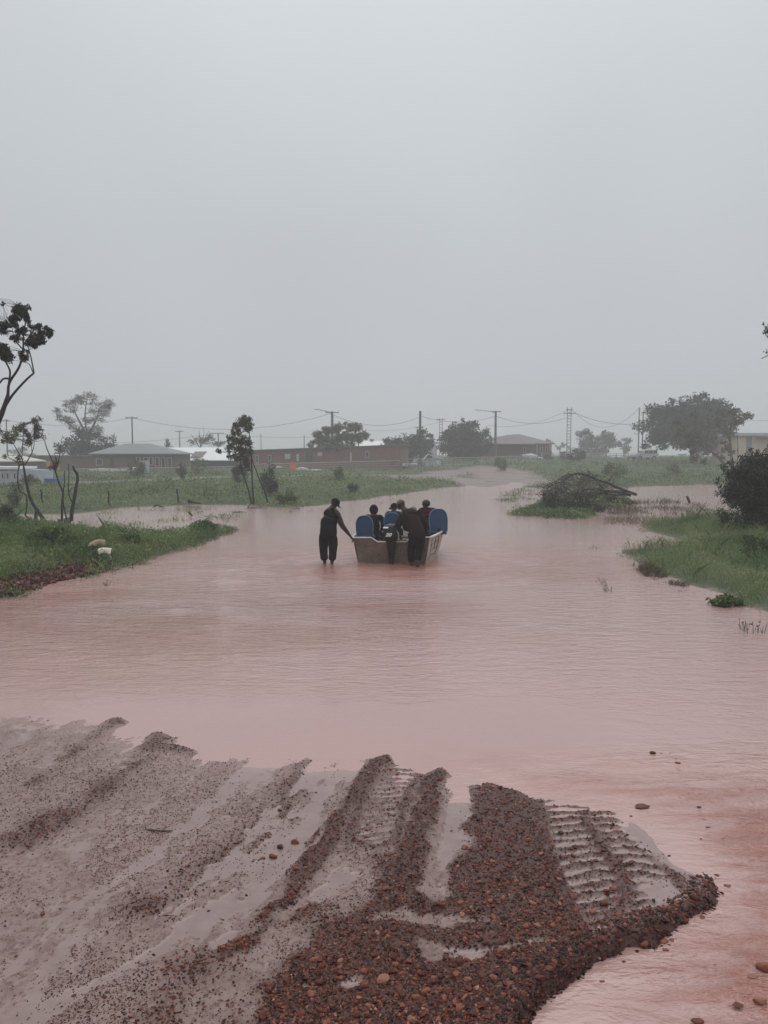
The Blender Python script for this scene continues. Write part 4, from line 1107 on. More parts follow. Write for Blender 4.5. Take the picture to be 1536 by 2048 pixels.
cl_ = pc([(64, 838, 10, 8), (74, 842, 7, 7), (58, 852, 11, 9), (70, 856, 12, 8), (66, 868, 14, 9), (52, 866, 10, 9), (42, 872, 12, 10), (36, 880, 10, 8), (50, 880, 12, 9), (22, 856, 9, 7), (14, 864, 9, 8), (6, 870, 7, 7), (24, 866, 7, 6, .7), (8, 884, 6, 5), (4, 862, 5, 5), (32, 862, 6, 5, .6), (78, 860, 5, 8, .5), (80, 876, 6, 5, .4), (28, 918, 12, 7, .9), (20, 915, 8, 5, .7), (58, 885, 7, 6, .6), (76, 850, 6, 5), (40, 860, 6, 5, .6)], y, 26, .4, 37, .85)
tree('gum_sapling', 'sparse gum sapling on twisted burnt stems at the left bank', Vector((WX(80, y), y, 0)), limbs, cl_, .085, M_EUC, M_CHAR, .4, .5, 37, sub=7, twig=.008, tbase=.62)
# ---- burnt sapling with a tuft
y = 32
limbs = [(LP([(124, 1042), (124, 1010), (126, 986), (118, 966), (113, 950), (110, 938), (104, 920), (94, 898), (90, 884), (86, 878)], y), .05, .012), (LP([(134, 1040), (128, 1015), (126, 990), (129, 965), (129, 942)], y), .035, .016),
         (LP([(110, 935), (112, 920), (108, 906)], y), .018, .008), (LP([(113, 938), (119, 912), (121, 893), (125, 870)], y), .018, .006), (LP([(121, 900), (119, 892)], y), .01, .006), (LP([(110, 930), (113, 918), (115, 912)], y), .012, .006)]
cl_ = pc([(108, 932, 11, 8), (103, 936, 7, 5, .8), (113, 927, 7, 7, .8)], y, 55, .15, 41)
tree('burnt_sapling', 'burnt forked sapling carrying one tuft of leaves, left of the bare stump', Vector((WX(126, y), y, 0)), limbs, cl_, .09, M_EUC, M_CHAR, .35, .2, 41, sub=4, twig=.006, tbase=.6)
# ---- bare burnt stump
y = 31.5
limbs = [(LP([(142, 1042), (144, 1020), (148, 1000), (152, 975), (155, 958), (154, 945)], y), .085, .05), (LP([(154, 948), (148, 938), (146, 932)], y), .05, .035), (LP([(144, 1004), (138, 990), (137, 970), (138, 950), (137, 927)], y), .03, .014), (LP([(139, 984), (143, 976)], y), .014, .01)]
tree('burnt_stump', 'bare charred forked stump on the left bank, thickest of the burnt stems', Vector((WX(142, y), y, 0)), limbs, None, .1, M_EUC, M_CHAR, seed=43, cat='stump')
# ---- slender leaning tree
y = 42.5
limbs = [(LP([(504, 1012), (498, 985), (490, 958), (482, 930), (478, 900), (476, 870)], y), .055, .02), (LP([(508, 1012), (506, 985), (504, 950), (503, 920), (500, 885), (498, 855)], y), .065, .02),
         (LP([(536, 1008), (530, 985), (520, 962), (512, 940), (506, 925), (502, 905)], y), .045, .022), (LP([(478, 900), (466, 905), (455, 900)], y), .015, .008)]
cl_ = pc([(494, 835, 9, 7), (485, 845, 12, 9), (500, 848, 12, 9), (478, 853, 8, 8), (506, 855, 6, 6), (498, 860, 9, 7, .8), (476, 866, 10, 8), (470, 880, 10, 9), (484, 880, 12, 10), (497, 882, 10, 9), (462, 878, 8, 7), (460, 892, 8, 7), (474, 895, 12, 9), (490, 900, 12, 10), (450, 898, 9, 7), (440, 901, 7, 5), (466, 910, 11, 8), (482, 914, 12, 9), (496, 918, 9, 9), (457, 913, 7, 5, .7), (486, 928, 10, 8), (496, 935, 7, 8, .7), (478, 935, 5, 5, .4), (490, 942, 4, 5, .4)], y, 30, .5, 47, 1.9)
tree('slender_tree', 'slender leaning tree on three thin stems at the left shoreline', Vector((WX(508, y), y, 0)), limbs, cl_, .12, M_EUC, M_CHAR, .45, .4, 47, sub=6, twig=.01, tbase=.5)
# ---- far pale gum and dark round tree on the left
y = 128
limbs = [(LP([(178, 925), (178, 890), (172, 868), (160, 845), (150, 825)], y), .35, .1), (LP([(178, 885), (182, 862), (192, 840), (200, 815)], y), .25, .08), (LP([(172, 868), (150, 858), (130, 842), (115, 838)], y), .16, .06), (LP([(176, 875), (170, 840), (172, 810), (176, 795)], y), .16, .05)]
cl_ = pc([(176, 792, 15, 8), (162, 798, 16, 9), (148, 804, 14, 9), (138, 808, 10, 7), (150, 820, 14, 8, .8), (186, 802, 13, 9), (206, 804, 13, 9), (214, 812, 9, 9), (198, 820, 14, 9), (182, 822, 12, 9, .8), (120, 822, 10, 8), (114, 834, 12, 8), (128, 838, 12, 8), (144, 846, 12, 8), (200, 838, 13, 9), (212, 828, 8, 8), (172, 842, 12, 9, .8), (160, 858, 12, 8, .7), (186, 858, 12, 9), (206, 860, 10, 9, .8), (214, 876, 7, 8, .7), (135, 855, 7, 6, .6), (196, 874, 12, 7)], y, 9, 1.5, 53, .5)
tree('pale_gum_tree', 'tall feathery grey gum faded by rain behind the left houses', Vector((WX(178, y), y, .3)), limbs, cl_, .26, M_EUC, M_BARK, .4, .3, 53, sub=8, twig=.035, tbase=.6, cat='tree')
y = 118
cl_ = auto_crown(172, 905, 52, 38, y, 44, 5200, 59, 1, .3) + pc([(128, 900, 14, 12), (118, 893, 7, 7)], y, 12, 1, 60)
tree('round_tree', 'dark dense round tree beneath the feathery gum, left of the green roof', Vector((WX(172, y), y, .3)), [(LP([(172, 945), (172, 925), (170, 900)], y), .3, .15)], cl_, .38, M_DARKLEAF, M_BARK, .6, .2, 59, twig=.04, tbase=.4)
# bare thin shrub behind white roof
y = 150
limbs = [(LP([(402, 905), (400, 880), (398, 860)], y), .14, .04), (LP([(401, 895), (412, 872), (418, 862)], y), .1, .03), (LP([(402, 900), (388, 878), (382, 868)], y), .1, .03), (LP([(401, 885), (408, 868), (405, 850)], y), .07, .02)]
cl_ = pc([(398, 880, 10, 8, .5), (415, 880, 14, 8), (430, 884, 12, 8), (420, 872, 9, 7, .5), (386, 884, 9, 8, .5), (440, 888, 9, 6)], y, 7, 1, 61)
tree('thin_tree', 'thin half-bare tree above the white-roofed hall', Vector((WX(402, y), y, .5)), limbs, cl_, .35, M_EUC, M_BARK, .4, .2, 61, sub=4, twig=.03)
y = 145
tree('conical_shrub', 'small narrow dark tree right of the green roof ridge', Vector((WX(337, y), y, .5)), [(LP([(337, 915), (337, 885)], y), .12, .05)], pc([(335, 882, 4, 5), (337, 890, 6, 6), (339, 897, 8, 6)], y, 55, .3, 62), .3, M_DARKLEAF, M_BARK, .5, .2, 62, twigs=False)
# pale loose tree behind lamp pole
y = 118
limbs = [(LP([(690, 930), (688, 900), (680, 870), (672, 860)], y), .2, .07), (LP([(690, 905), (704, 885), (712, 862), (714, 850)], y), .16, .05), (LP([(688, 900), (660, 885), (640, 872)], y), .14, .05), (LP([(704, 885), (725, 870), (732, 858)], y), .09, .03), (LP([(717, 895), (717, 870), (720, 850)], y), .1, .04)]
cl_ = pc([(640, 868, 12, 8), (655, 862, 12, 9), (672, 860, 12, 10), (648, 880, 14, 10), (630, 884, 11, 8), (668, 880, 14, 11), (684, 872, 12, 11), (694, 858, 9, 7, .8), (706, 850, 9, 6, .7), (716, 856, 10, 8, .7), (700, 876, 12, 11), (716, 878, 11, 10, .8), (728, 866, 9, 9, .7), (734, 876, 7, 8, .5), (684, 894, 12, 9), (662, 896, 12, 9), (640, 896, 10, 7), (702, 896, 10, 8, .8), (620, 893, 7, 6, .7), (690, 848, 6, 4, .4)], y, 10, 1.4, 67, 3.0)
tree('loose_tree', 'loose pale-green tree behind the left lamp pole', Vector((WX(690, y), y, .4)), limbs, cl_, .26, M_EUC, M_BARK, .45, .2, 67, sub=7, twig=.03, tbase=.72)
# two round trees in the middle
y = 134
cl_ = auto_crown(812, 900, 58, 32, y, 50, 1, 134, 1, .9, -.5, .7, (.06, .12)) + auto_crown(812, 900, 50, 26, y, 60, 5200, 71, 1, .3) + auto_crown(846, 884, 28, 23, y, 26, 2300, 72, 1, .3) + pc([(792, 912, 20, 9), (770, 912, 8, 9), (862, 872, 6, 5), (866, 880, 4, 4, .7), (782, 884, 5, 5), (850, 908, 12, 10, .8)], y, 12, 1, 73)
tree('round_tree', 'left of the two dark round trees, wide and sloping up to the bare pole', Vector((WX(825, y), y, 1.0)), [(LP([(822, 938), (822, 918), (815, 900)], y), .2, .1), (LP([(842, 940), (843, 915), (845, 890)], y), .18, .09)], cl_, .36, M_DARKLEAF, M_BARK, .6, .2, 71, twig=.04, tbase=.4)
cl_ = auto_crown(930, 884, 55, 43, y + 2, 60, 1, 133, 1, .9, -.5, .7, (.06, .12)) + auto_crown(930, 885, 48, 36, y + 2, 70, 7500, 75, 1, .3) + pc([(968, 868, 10, 9), (976, 862, 7, 7), (975, 884, 8, 8), (900, 862, 12, 8), (925, 851, 12, 6), (945, 852, 10, 6), (885, 895, 8, 10), (980, 895, 6, 6, .6), (960, 905, 10, 8)], y + 2, 12, 1, 76)
tree('round_tree', 'right of the two dark round trees, fullest, beside the right lamp pole', Vector((WX(925, y + 2), y + 2, 1.3)), [(LP([(925, 930), (925, 905), (920, 890)], y + 2), .25, .12)], cl_, .36, M_DARKLEAF, M_BARK, .6, .2, 75, twig=.04, tbase=.4)
# misty trees
y = 205
for i, (px, py, rx, ry, lab) in enumerate(((1168, 874, 26, 24, 'misty pale tree behind the lattice pole, tallest of its clump'), (1212, 880, 34, 22, 'misty pale rounded tree left of the close pair of poles'), (1192, 896, 60, 18, 'wide misty scrub at the foot of the pale trees'), (1248, 890, 18, 18, 'faintest small tree of the misty clump, at its right end'))):
    cl_ = auto_crown(px, py, rx, ry, y + i * 6, 18, 1500, 80 + i, 1, .3)
    tree('misty_tree', lab, Vector((WX(px, y), y, 1.5)), [(LP([(px, 915), (px, py)], y + i * 6), .3, .15)], cl_, .6, M_DARKLEAF, M_BARK, .6, .2, 80 + i, twig=.06, tbase=.6, group='misty trees behind the field')
y = 260
for i, (px, py, rx, ry, lab) in enumerate(((1098, 884, 10, 7, 'tiny misty tree right of the brown house'), (1120, 892, 16, 8, 'low misty scrub at the foot of the lattice pole'), (735, 894, 8, 5, 'tiny misty tree top above the brick block'), (40, 905, 30, 14, 'misty grey tree mass behind the cabin at the left edge'))):
    cl_ = auto_crown(px, py, rx, ry, y, 12, 700, 90 + i, 1, .3)
    tree('misty_tree', lab, Vector((WX(px, y), y, 1.5)), [(LP([(px, 912), (px, py)], y), .2, .15)], cl_, .7, M_DARKLEAF, M_BARK, .6, .2, 90 + i, twig=.06, tbase=.6, group='misty trees behind the field')
# big round tree on the right
y = 124
cl_ = auto_crown(1388, 850, 77, 46, y, 150, 15000, 97, .9, .35, -.8) + auto_crown(1388, 848, 92, 60, y, 120, 1, 132, .9, .9, -.5, .7, (.05, .10)) + auto_crown(1340, 878, 46, 20, y, 40, 1, 96, .9, .35) + auto_crown(1420, 890, 50, 18, y, 30, 1, 95, .9, .35) + pc([(1300, 880, 14, 12), (1310, 862, 14, 12), (1330, 838, 12, 10), (1296, 892, 10, 7), (1345, 815, 12, 7), (1398, 800, 16, 8), (1425, 806, 12, 8), (1452, 815, 10, 8), (1464, 832, 12, 12), (1470, 850, 8, 8), (1362, 808, 12, 7), (1398, 794, 12, 6)], y, 14, 1.5, 98)
tree('round_tree', 'biggest round tree, dark and domed, behind the parked white car', Vector((WX(1385, y), y, 1.2)), [(LP([(1385, 925), (1383, 895), (1375, 860)], y), .45, .2), (LP([(1383, 895), (1410, 870), (1425, 845)], y), .25, .1), (LP([(1383, 895), (1340, 875), (1325, 860)], y), .25, .1)], cl_, .42, M_DARKLEAF, M_BARK, .6, .2, 97, twig=.05, tbase=.42)
# leaning gum in front of it
y = 84
limbs = [(LP([(1464, 958), (1455, 940), (1440, 918), (1425, 905), (1405, 892), (1380, 878), (1355, 862)], y), .2, .05), (LP([(1468, 958), (1464, 930), (1462, 900), (1460, 870), (1464, 845), (1470, 825)], y), .17, .05),
         (LP([(1425, 905), (1410, 905), (1400, 915)], y), .08, .03), (LP([(1460, 885), (1452, 860), (1450, 835)], y), .07, .03), (LP([(1405, 892), (1395, 865), (1390, 840), (1392, 820)], y), .06, .02), (LP([(1474, 935), (1476, 895), (1472, 850)], y), .05, .02)]
cl_ = pc([(1345, 845, 10, 7), (1352, 856, 11, 8), (1366, 866, 14, 10), (1380, 876, 14, 11), (1394, 868, 12, 10), (1388, 888, 14, 10), (1400, 900, 12, 10), (1372, 890, 8, 7, .6), (1412, 880, 12, 10), (1392, 915, 8, 9), (1402, 925, 7, 8, .8), (1392, 830, 10, 8, .6), (1405, 845, 9, 9, .5),
          (1450, 825, 13, 8), (1465, 822, 12, 8), (1478, 834, 11, 9), (1482, 846, 8, 6, .7), (1448, 842, 12, 10), (1466, 845, 11, 10), (1440, 862, 9, 9, .6), (1456, 866, 11, 10), (1470, 868, 8, 9, .7), (1450, 888, 10, 9, .7), (1462, 900, 9, 9, .7), (1437, 900, 7, 6, .5), (1420, 895, 8, 7, .6), (1446, 915, 7, 6, .5), (1432, 820, 8, 7, .6)], y, 11, .9, 101)
tree('leaning_gum', 'pale olive gum with two leaning trunks at the right waterline', Vector((WX(1466, y), y, .3)), limbs, cl_, .26, M_EUC, M_BARK, .4, .5, 101, sub=5, twig=.02, tbase=.66)
# near right: dark bush
y = 26.5
cl_ = auto_crown(1520, 985, 72, 70, y, 90, 8500, 103, .8, .25) + auto_crown(1520, 985, 88, 88, y, 90, 1, 131, .8, .9, None, .6, (.05, .10)) + pc([(1462, 1000, 12, 12), (1452, 990, 8, 6, .6), (1447, 984, 5, 5, .35), (1458, 975, 8, 6, .5), (1466, 1010, 10, 10, .8), (1440, 975, 6, 4, .25), (1480, 960, 12, 10), (1490, 935, 9, 9, .7), (1497, 918, 7, 8, .5), (1500, 905, 4, 6, .3), (1508, 897, 4, 4, .25),
          (1470, 1040, 8, 8, .8), (1480, 1055, 12, 8), (1500, 1060, 14, 8), (1536, 1062, 18, 8), (1470, 1025, 6, 8, .6), (1530, 925, 22, 12), (1560, 915, 24, 14), (1454, 1004, 5, 5, .4), (1460, 1045, 5, 4, .4)], y, 24, .25, 104)
cl_ += pc([(1505, 912, 9, 8, .6), (1515, 900, 8, 6, .5), (1530, 895, 10, 6, .5), (1484, 948, 10, 8, .6), (1472, 972, 12, 8, .7), (1460, 985, 12, 9, .6)], y, 1, .3, 140)
limbs = [(LP([(1525, 1068), (1520, 1020), (1510, 975), (1500, 925)], y), .06, .02), (LP([(1530, 1068), (1545, 1010), (1550, 950), (1560, 915)], y), .06, .02), (LP([(1500, 925), (1515, 912), (1536, 908), (1560, 905)], y), .03, .02), (LP([(1520, 1020), (1490, 1000), (1465, 990), (1450, 985)], y), .025, .008), (LP([(1525, 1060), (1490, 1040), (1475, 1030)], y), .02, .01)]
tree('dark_bush', 'large dark vine-covered bush at the right edge above the near grass', Vector((WX(1525, y), y, .1)), limbs, cl_, .075, M_VINE, M_CHAR, .55, .5, 103, twig=.007, tbase=.44, tvar=.26, cat='bush')
# right edge tree whose twigs just show
y = 25
limbs = [([Vector((WX(1640, y), y, 0)), W(1632, 950, y), W(1640, 820, y), W(1610, 730, y), W(1580, 690, y), W(1550, 672, y), W(1538, 664, y)], .16, .012), (LP([(1610, 730), (1570, 715), (1545, 706)], y), .04, .008)]
cl_ = pc([(1534, 664, 4, 5, .8), (1540, 655, 6, 8), (1544, 670, 8, 8), (1556, 660, 14, 14), (1535, 708, 4, 6, .8), (1546, 704, 9, 8), (1560, 712, 14, 12), (1536, 644, 2, 4), (1590, 680, 26, 24), (1620, 640, 30, 26), (1650, 700, 34, 30), (1532, 714, 2, 2)], y, 40, .2, 107)
tree('gum_tree', 'gum tree beyond the right edge whose leaf tips reach into the sky', Vector((WX(1640, y), y, 0)), limbs, cl_, .10, M_EUC, M_CHAR, .35, .5, 107, sub=4, twig=.007, tbase=.35)

# ================================================================== bushes, brush piles
def bush(name, label, px, pbot, y, wpx, hpx, n, mat=M_HERB, size=.14, seed=1, tb=.5, stems=9, cat='bush', group=None, droop=0., wd=.45, bark=M_TWIG, up=0):
    k = y / FPX; x = WX(px, y); g_ = gz(x, y); rr = np.random.default_rng(seed); random.seed(seed)
    g_ = max(g_, zz(pbot, y) - .25) if up == 0 else g_
    w_, h_ = wpx * k / 2, hpx * k
    e = empty(name, (x, y, g_), label, cat, group)
    b = MB()
    for i in range(stems):
        a = rr.uniform(0, 6.28); q = (w_ * .8 * math.cos(a) * rr.random(), w_ * .8 * math.sin(a) * rr.random(), h_ * rr.uniform(.5, .95))
        b.add(*tube_vf(wiggle((q[0] * .15, q[1] * .15, -.05), q, 4, .07), [.012 + .012 * k * 10, .004], 4, False))
    b.build('stems', bark, e)
    cl_ = []
    for i in range(14):
        d = rr.normal(size=3); d /= np.linalg.norm(d)
        cl_.append(((d[0] * w_ * .62, d[1] * w_ * .62, h_ * (.45 + .36 * d[2])), (w_ * .34, w_ * .34, h_ * .24), n / 14))
    V, F, T = clump_leaves(cl_, size, wd, droop, seed, 0, tb); b = MB(); b.add(V, F, T); b.build('foliage', mat, e)
bush('bush', 'grey-green bush in the left field before the rubbish heaps', 273, 975, 82, 44, 36, 1500, M_EUC, .17, 201, .6)
bush('bush', 'brownish bush on a thin stem in the left field, right of the grey-green one', 363, 980, 78, 26, 34, 900, M_EUC, .17, 202, .4)
bush('bush', 'pale bush by the fence below the white-roofed hall', 398, 958, 92, 40, 36, 1300, M_HERB, .2, 203, .62)
bush('bush', 'low brown bush left of the slender tree', 480, 992, 62, 42, 42, 1500, M_EUC, .16, 204, .45)
bush('bush', 'reddish brown bush right of the slender tree', 540, 1008, 47, 46, 64, 1700, M_EUC, .13, 205, .42, 14)
bush('bush', 'green low bush at the shore right of the slender tree', 572, 1016, 42, 56, 26, 1500, M_HERB, .11, 206, .35)
bush('bush', 'leafy bush growing over the brush heap on the shore', 678, 972, 70, 26, 32, 800, M_HERB, .16, 207, .42)
bush('bush', 'brown dry bush on the shore behind the man with the cap', 706, 996, 52, 30, 22, 800, M_EUC, .12, 208, .55)
bush('bush', 'green bush in the right field behind the fallen tree, left one', 1230, 955, 80, 58, 34, 1700, M_HERB, .17, 209, .3)
bush('bush', 'green spiky bush in the right field, right one', 1345, 948, 88, 34, 26, 900, M_HERB, .17, 210, .28)
bush('bush', 'dark shrub under the brown house beside its white lump', 1098, 922, 134, 26, 18, 500, M_DARKLEAF, .3, 211, .4)
bush('bush', 'small dark shrub left of the lattice pole foot', 1128, 918, 132, 30, 18, 600, M_DARKLEAF, .3, 212, .5)
bush('bush', 'broad dark scrub at the foot of the misty trees', 1152, 918, 128, 44, 24, 900, M_DARKLEAF, .3, 213, .5)
bush('bush', 'weedy bush below the right lamp pole', 1000, 945, 105, 34, 28, 800, M_HERB, .24, 214, .35)
bush('bush', 'dark weedy bush at the water edge left of the goats, by the left edge', 2, 1062, 27.5, 60, 52, 2600, M_VINE, .075, 215, .35, 12)
bush('bush', 'small dark clump at the foot of the bare stump', 126, 1046, 31, 30, 26, 900, M_VINE, .08, 216, .42)
bush('bush', 'arching weed clump on the left bank, behind the grazing goats', 96, 1120, 20.5, 110, 52, 2600, M_HERB, .09, 217, .33, 16, up=1)
bush('bush', 'tall leafy weeds right of the goats on the left bank', 262, 1108, 21.5, 70, 34, 1500, M_HERB, .08, 218, .32, 10, up=1)
bush('bush', 'rounded weed at the tip of the left bank', 408, 1070, 26.5, 62, 26, 1700, M_HERB, .09, 219, .42, 10, up=1)
bush('bush', 'dark round weed on the near right bank by the right edge', 1515, 1128, 20, 70, 44, 2600, M_HERB, .08, 220, .25, 12, up=1)
bush('bush', 'floating green mat of weeds left of the slender tree foot', 478, 1030, 37, 72, 20, 1500, M_HERB, .10, 221, .32, 4, up=1)
bush('bush', 'low green shrub in the left field near the pale cabin', 62, 985, 60, 46, 22, 900, M_EUC, .16, 222, .5)
bush('bush', 'thin bare-stemmed shrub at the left edge of the far shore', 30, 1025, 38, 40, 60, 800, M_EUC, .09, 223, .5, 16)
bush('bush', 'ferny weed at the water edge of the near right bank', 1460, 1224, 14.2, 74, 26, 1000, M_HERB, .085, 224, .22, 8, up=1)
bush('bush', 'small leafy weed standing in water left of the ferny weed', 1386, 1222, 14.2, 34, 12, 130, M_HERB, .07, 225, .15, 6, up=1)
# grass stakes
for px, pb, h, lab in ((85, 1002, 25, 'short dark stake in the left field behind the sapling'), (220, 1001, 21, 'leaning dark stake in the middle of the left field'), (357, 997, 22, 'thin dark stake in the left field before the brown bush')):
    p = G(px, pb + 2, .3); b = MB(); k = p.y / FPX; b.add(*tube_vf(wiggle(p - Vector((0, 0, .2)), p + Vector((-3 * k, 0, h * k)), 4, .03), [.055, .04], 6)); props(b.build('fence_stake', M_CHAR), lab, 'stake')

def sticks(name, label, paths, y, m=M_CHAR, cat='branch', z=None):
    b = MB()
    for pts, r0, r1 in paths:
        P = smooth_path([W(a, c, y + .12 * math.sin(i * 2.1)) for i, (a, c) in enumerate(pts)], 3)
        b.add(*tube_vf(P, [r0 + (r1 - r0) * i / (len(P) - 1) for i in range(len(P))], 6))
    o = b.build(name, m, None, True); props(o, label, cat)
sticks('log', 'dark log lying on the left field edge above the water', [([(376, 1001), (388, 1005), (404, 1008)], .10, .07)], 43)
sticks('driftwood', 'thin curved driftwood on the left waterline', [([(306, 1015), (314, 1010), (322, 1013), (340, 1015), (400, 1013)], .05, .02)], 41)
sticks('driftwood', 'bent stick poking from the channel left of the slender tree', [([(378, 1024), (384, 1031), (390, 1034)], .045, .03)], 35)
sticks('driftwood', 'long thin branch lying on the shore under the slender tree', [([(440, 1030), (470, 1022), (495, 1017), (520, 1016), (560, 1018), (600, 1016)], .05, .02), ([(495, 1017), (500, 1008)], .03, .02)], 40)
sticks('log', 'dark leaning stump standing alone in the right water', [([(1381, 1010), (1378, 1002), (1374, 993)], .085, .065)], 44.5, cat='stump')
# ---- brush heap with dead branches
random.seed(5); y = 72; b = MB()
for i in range(60):
    a = W(random.uniform(625, 690), random.uniform(968, 982), y + random.uniform(-1, 1)); c = a + Vector((random.gauss(.3, .9), random.gauss(0, .5), random.uniform(.1, 1.1)))
    b.add(*tube_vf(wiggle(a, c, 3, .08), [.05, .015], 4, False))
b.add(*tube_vf([W(633, 975, y), W(629, 962, y)], .09, 6)); b.add(*tube_vf(smooth_path([W(640, 978, y), W(655, 968, y), W(672, 958, y), W(686, 950, y)], 3), [.12, .06], 6))
props(b.build('brush_heap', M_TWIG), 'heap of dead branches on the green shore left of the boat', 'brush')
# ---- fallen tree
e = empty('fallen_tree', (WX(1180, 40), 40, 0), 'fallen tree with arching bare branches and dark leaves in the water right of the boat', 'tree')
y = 40.5; random.seed(9)
FL = [([(1272, 989), (1255, 983), (1235, 975), (1215, 966), (1196, 960), (1172, 950), (1155, 947), (1140, 952), (1128, 960)], .085, .03), ([(1262, 990), (1240, 985), (1215, 982), (1195, 978)], .1, .05), ([(1256, 988), (1230, 990), (1200, 985)], .06, .03),
      ([(1207, 978), (1198, 968), (1190, 960)], .04, .02), ([(1128, 964), (1112, 966), (1098, 974), (1090, 990), (1086, 1010)], .035, .015), ([(1155, 947), (1132, 950), (1118, 958), (1102, 967), (1085, 975)], .03, .01), ([(1195, 978), (1170, 980), (1150, 984), (1130, 975)], .05, .02),
      ([(1172, 950), (1180, 946), (1178, 941)], .02, .008), ([(1178, 953), (1190, 955), (1182, 947)], .015, .008), ([(1218, 968), (1220, 958), (1226, 950)], .03, .01), ([(1226, 972), (1228, 955)], .02, .01), ([(1090, 975), (1075, 973)], .015, .005), ([(1085, 980), (1072, 990), (1068, 985)], .014, .005)]
b = MB(); nodes = []
for pts, r0, r1 in FL:
    P = smooth_path([W(a, c, y + .5 * math.sin(i * 1.3 + a)) for i, (a, c) in enumerate(pts)], 3); nodes += P
    b.add(*tube_vf(P, [r0 + (r1 - r0) * i / (len(P) - 1) for i in range(len(P))], 7))
keep_parent(b.build('trunk', M_CHAR, None, True), e)
b = MB()
for i in range(270):
    p = random.choice(nodes); c = W(random.uniform(1078, 1225), random.uniform(958, 1010), y + random.gauss(0, .9))
    if (p - c).length < 2.6 and not (c.x < WX(1100, y) and c.z > .7): b.add(*tube_vf(wiggle(p, c, 4, .12), [.012, .004], 3, False))
for i in range(80):
    p = random.choice(nodes); c = p + Vector((random.gauss(0, .35), random.gauss(0, .3), random.gauss(.1, .25))); b.add(*tube_vf(wiggle(p, c, 3, .1), [.01, .004], 3, False))
keep_parent(b.build('twigs', M_TWIG), e)['kind'] = 'stuff'
cl_ = pc([(1112, 1004, 22, 12), (1140, 1006, 24, 12), (1168, 1010, 22, 12), (1185, 1014, 14, 8), (1105, 1014, 16, 8), (1100, 992, 9, 9, .6), (1200, 992, 20, 9), (1225, 998, 20, 8), (1250, 1003, 14, 5), (1215, 985, 14, 6, .7), (1150, 992, 16, 7, .7), (1125, 985, 14, 8, .4), (1178, 995, 14, 8, .6), (1060, 1022, 26, 7), (1035, 1027, 16, 5), (1090, 1020, 26, 9), (1120, 1022, 24, 10), (1150, 1024, 26, 9), (1180, 1026, 16, 8)], 36.5, 30, .5, 113, 1.6)
V, F, T = clump_leaves(cl_[:13] + pc([(1100, 990, 18, 14), (1118, 980, 18, 12, .5), (1095, 1005, 16, 10), (1140, 988, 24, 10, .6), (1165, 992, 22, 10, .6)], 39.5, 1, .5, 118, 1.5), .11, .5, .2, 114, 0, .42); b = MB(); b.add(V, F, T); keep_parent(b.build('foliage', M_VINE), e)
V, F, T = clump_leaves(cl_[13:], .12, .5, .2, 115, 0, .42); b = MB(); b.add(V, F, T); o = b.build('leafy_weed', M_HERB); props(o, 'low green leafy mat spreading in the water before the fallen tree', 'plant')

# ================================================================== ground cover, too many to count
def cover(name, P, n, size, h, seed, mat=M_HERB, blades=.35, tb=.5, edge=.35, mask=None, wd=.5, bw=.02, ext=0.0, zmin=-.02):
    """leaves and blades over the polygon P"""
    r = np.random.default_rng(seed); P_ = np.array(P); x0, y0 = P_.min(0); x1, y1 = P_.max(0)
    x0 = max(x0, -150); x1 = min(x1, 150); y1 = min(y1, 175)
    yy = 1 / r.uniform(1 / y1, 1 / max(y0, 5), n * 3) if y1 > 60 else r.uniform(y0, y1, n * 3)
    xx = r.uniform(x0, x1, n * 3)
    k = np.abs(xx) < .60 * yy + 3; xx, yy = xx[k], yy[k]
    s = poly_sd(xx, yy, P) + (fbm(xx * 1.4, yy * 1.4, 41, 3) - .5) * 1.0 + (fbm(xx * 4.5, yy * 4.5, 48, 2) - .5) * .7 + ext
    k = (s > 0) & (r.random(len(s)) < smooth(0, edge, s) * .9 + .1)
    if mask is not None: k &= r.random(len(s)) < mask(xx, yy)
    xx, yy, s = xx[k][:n], yy[k][:n], s[k][:n]
    zg = np.maximum(far_height(xx, yy), zmin)
    sc_ = size(yy) if callable(size) else np.full(len(xx), size)
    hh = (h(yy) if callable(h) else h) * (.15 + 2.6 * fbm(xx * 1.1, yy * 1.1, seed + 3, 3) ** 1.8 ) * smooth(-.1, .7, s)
    isb = r.random(len(xx)) < blades
    T = np.clip(tb + (fbm(xx * .9, yy * .9, seed + 5, 3) - .5) * 1.5 + (fbm(xx * .08, yy * .12, seed + 8, 3) - .5) * .8 + r.normal(0, .2, len(xx)), 0, 1)
    b = MB()
    q = ~isb; C = np.stack([xx[q], yy[q], zg[q] + hh[q] * r.random(q.sum()) ** .8], 1)
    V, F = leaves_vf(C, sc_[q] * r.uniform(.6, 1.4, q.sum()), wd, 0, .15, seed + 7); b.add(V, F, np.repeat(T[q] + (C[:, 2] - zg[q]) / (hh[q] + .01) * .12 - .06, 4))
    q = isb; m_ = int(q.sum())
    if m_:
        L = hh[q] * r.uniform(.7, 1.5, m_); a = r.uniform(0, 6.28, m_); w = bw * sc_[q] / .1
        B = np.stack([xx[q], yy[q], zg[q] - .02], 1); lean = np.stack([r.normal(0, .3, m_), r.normal(0, .3, m_), np.ones(m_)], 1) * L[:, None]
        sd_v = np.stack([np.cos(a) * w, np.sin(a) * w, 0 * w], 1)
        mid = B + lean * .55; tip = B + lean * np.array([1.5, 1.5, 1]) 
        V = np.stack([B - sd_v, B + sd_v, mid + sd_v * .8, tip, mid - sd_v * .8], 1).reshape(-1, 3); F = np.arange(5 * m_).reshape(m_, 5)
        b.add(V, F, np.repeat(np.clip(T[q] + .08, 0, 1), 5))
    o = b.build(name, mat); props(o, kind='stuff'); return o
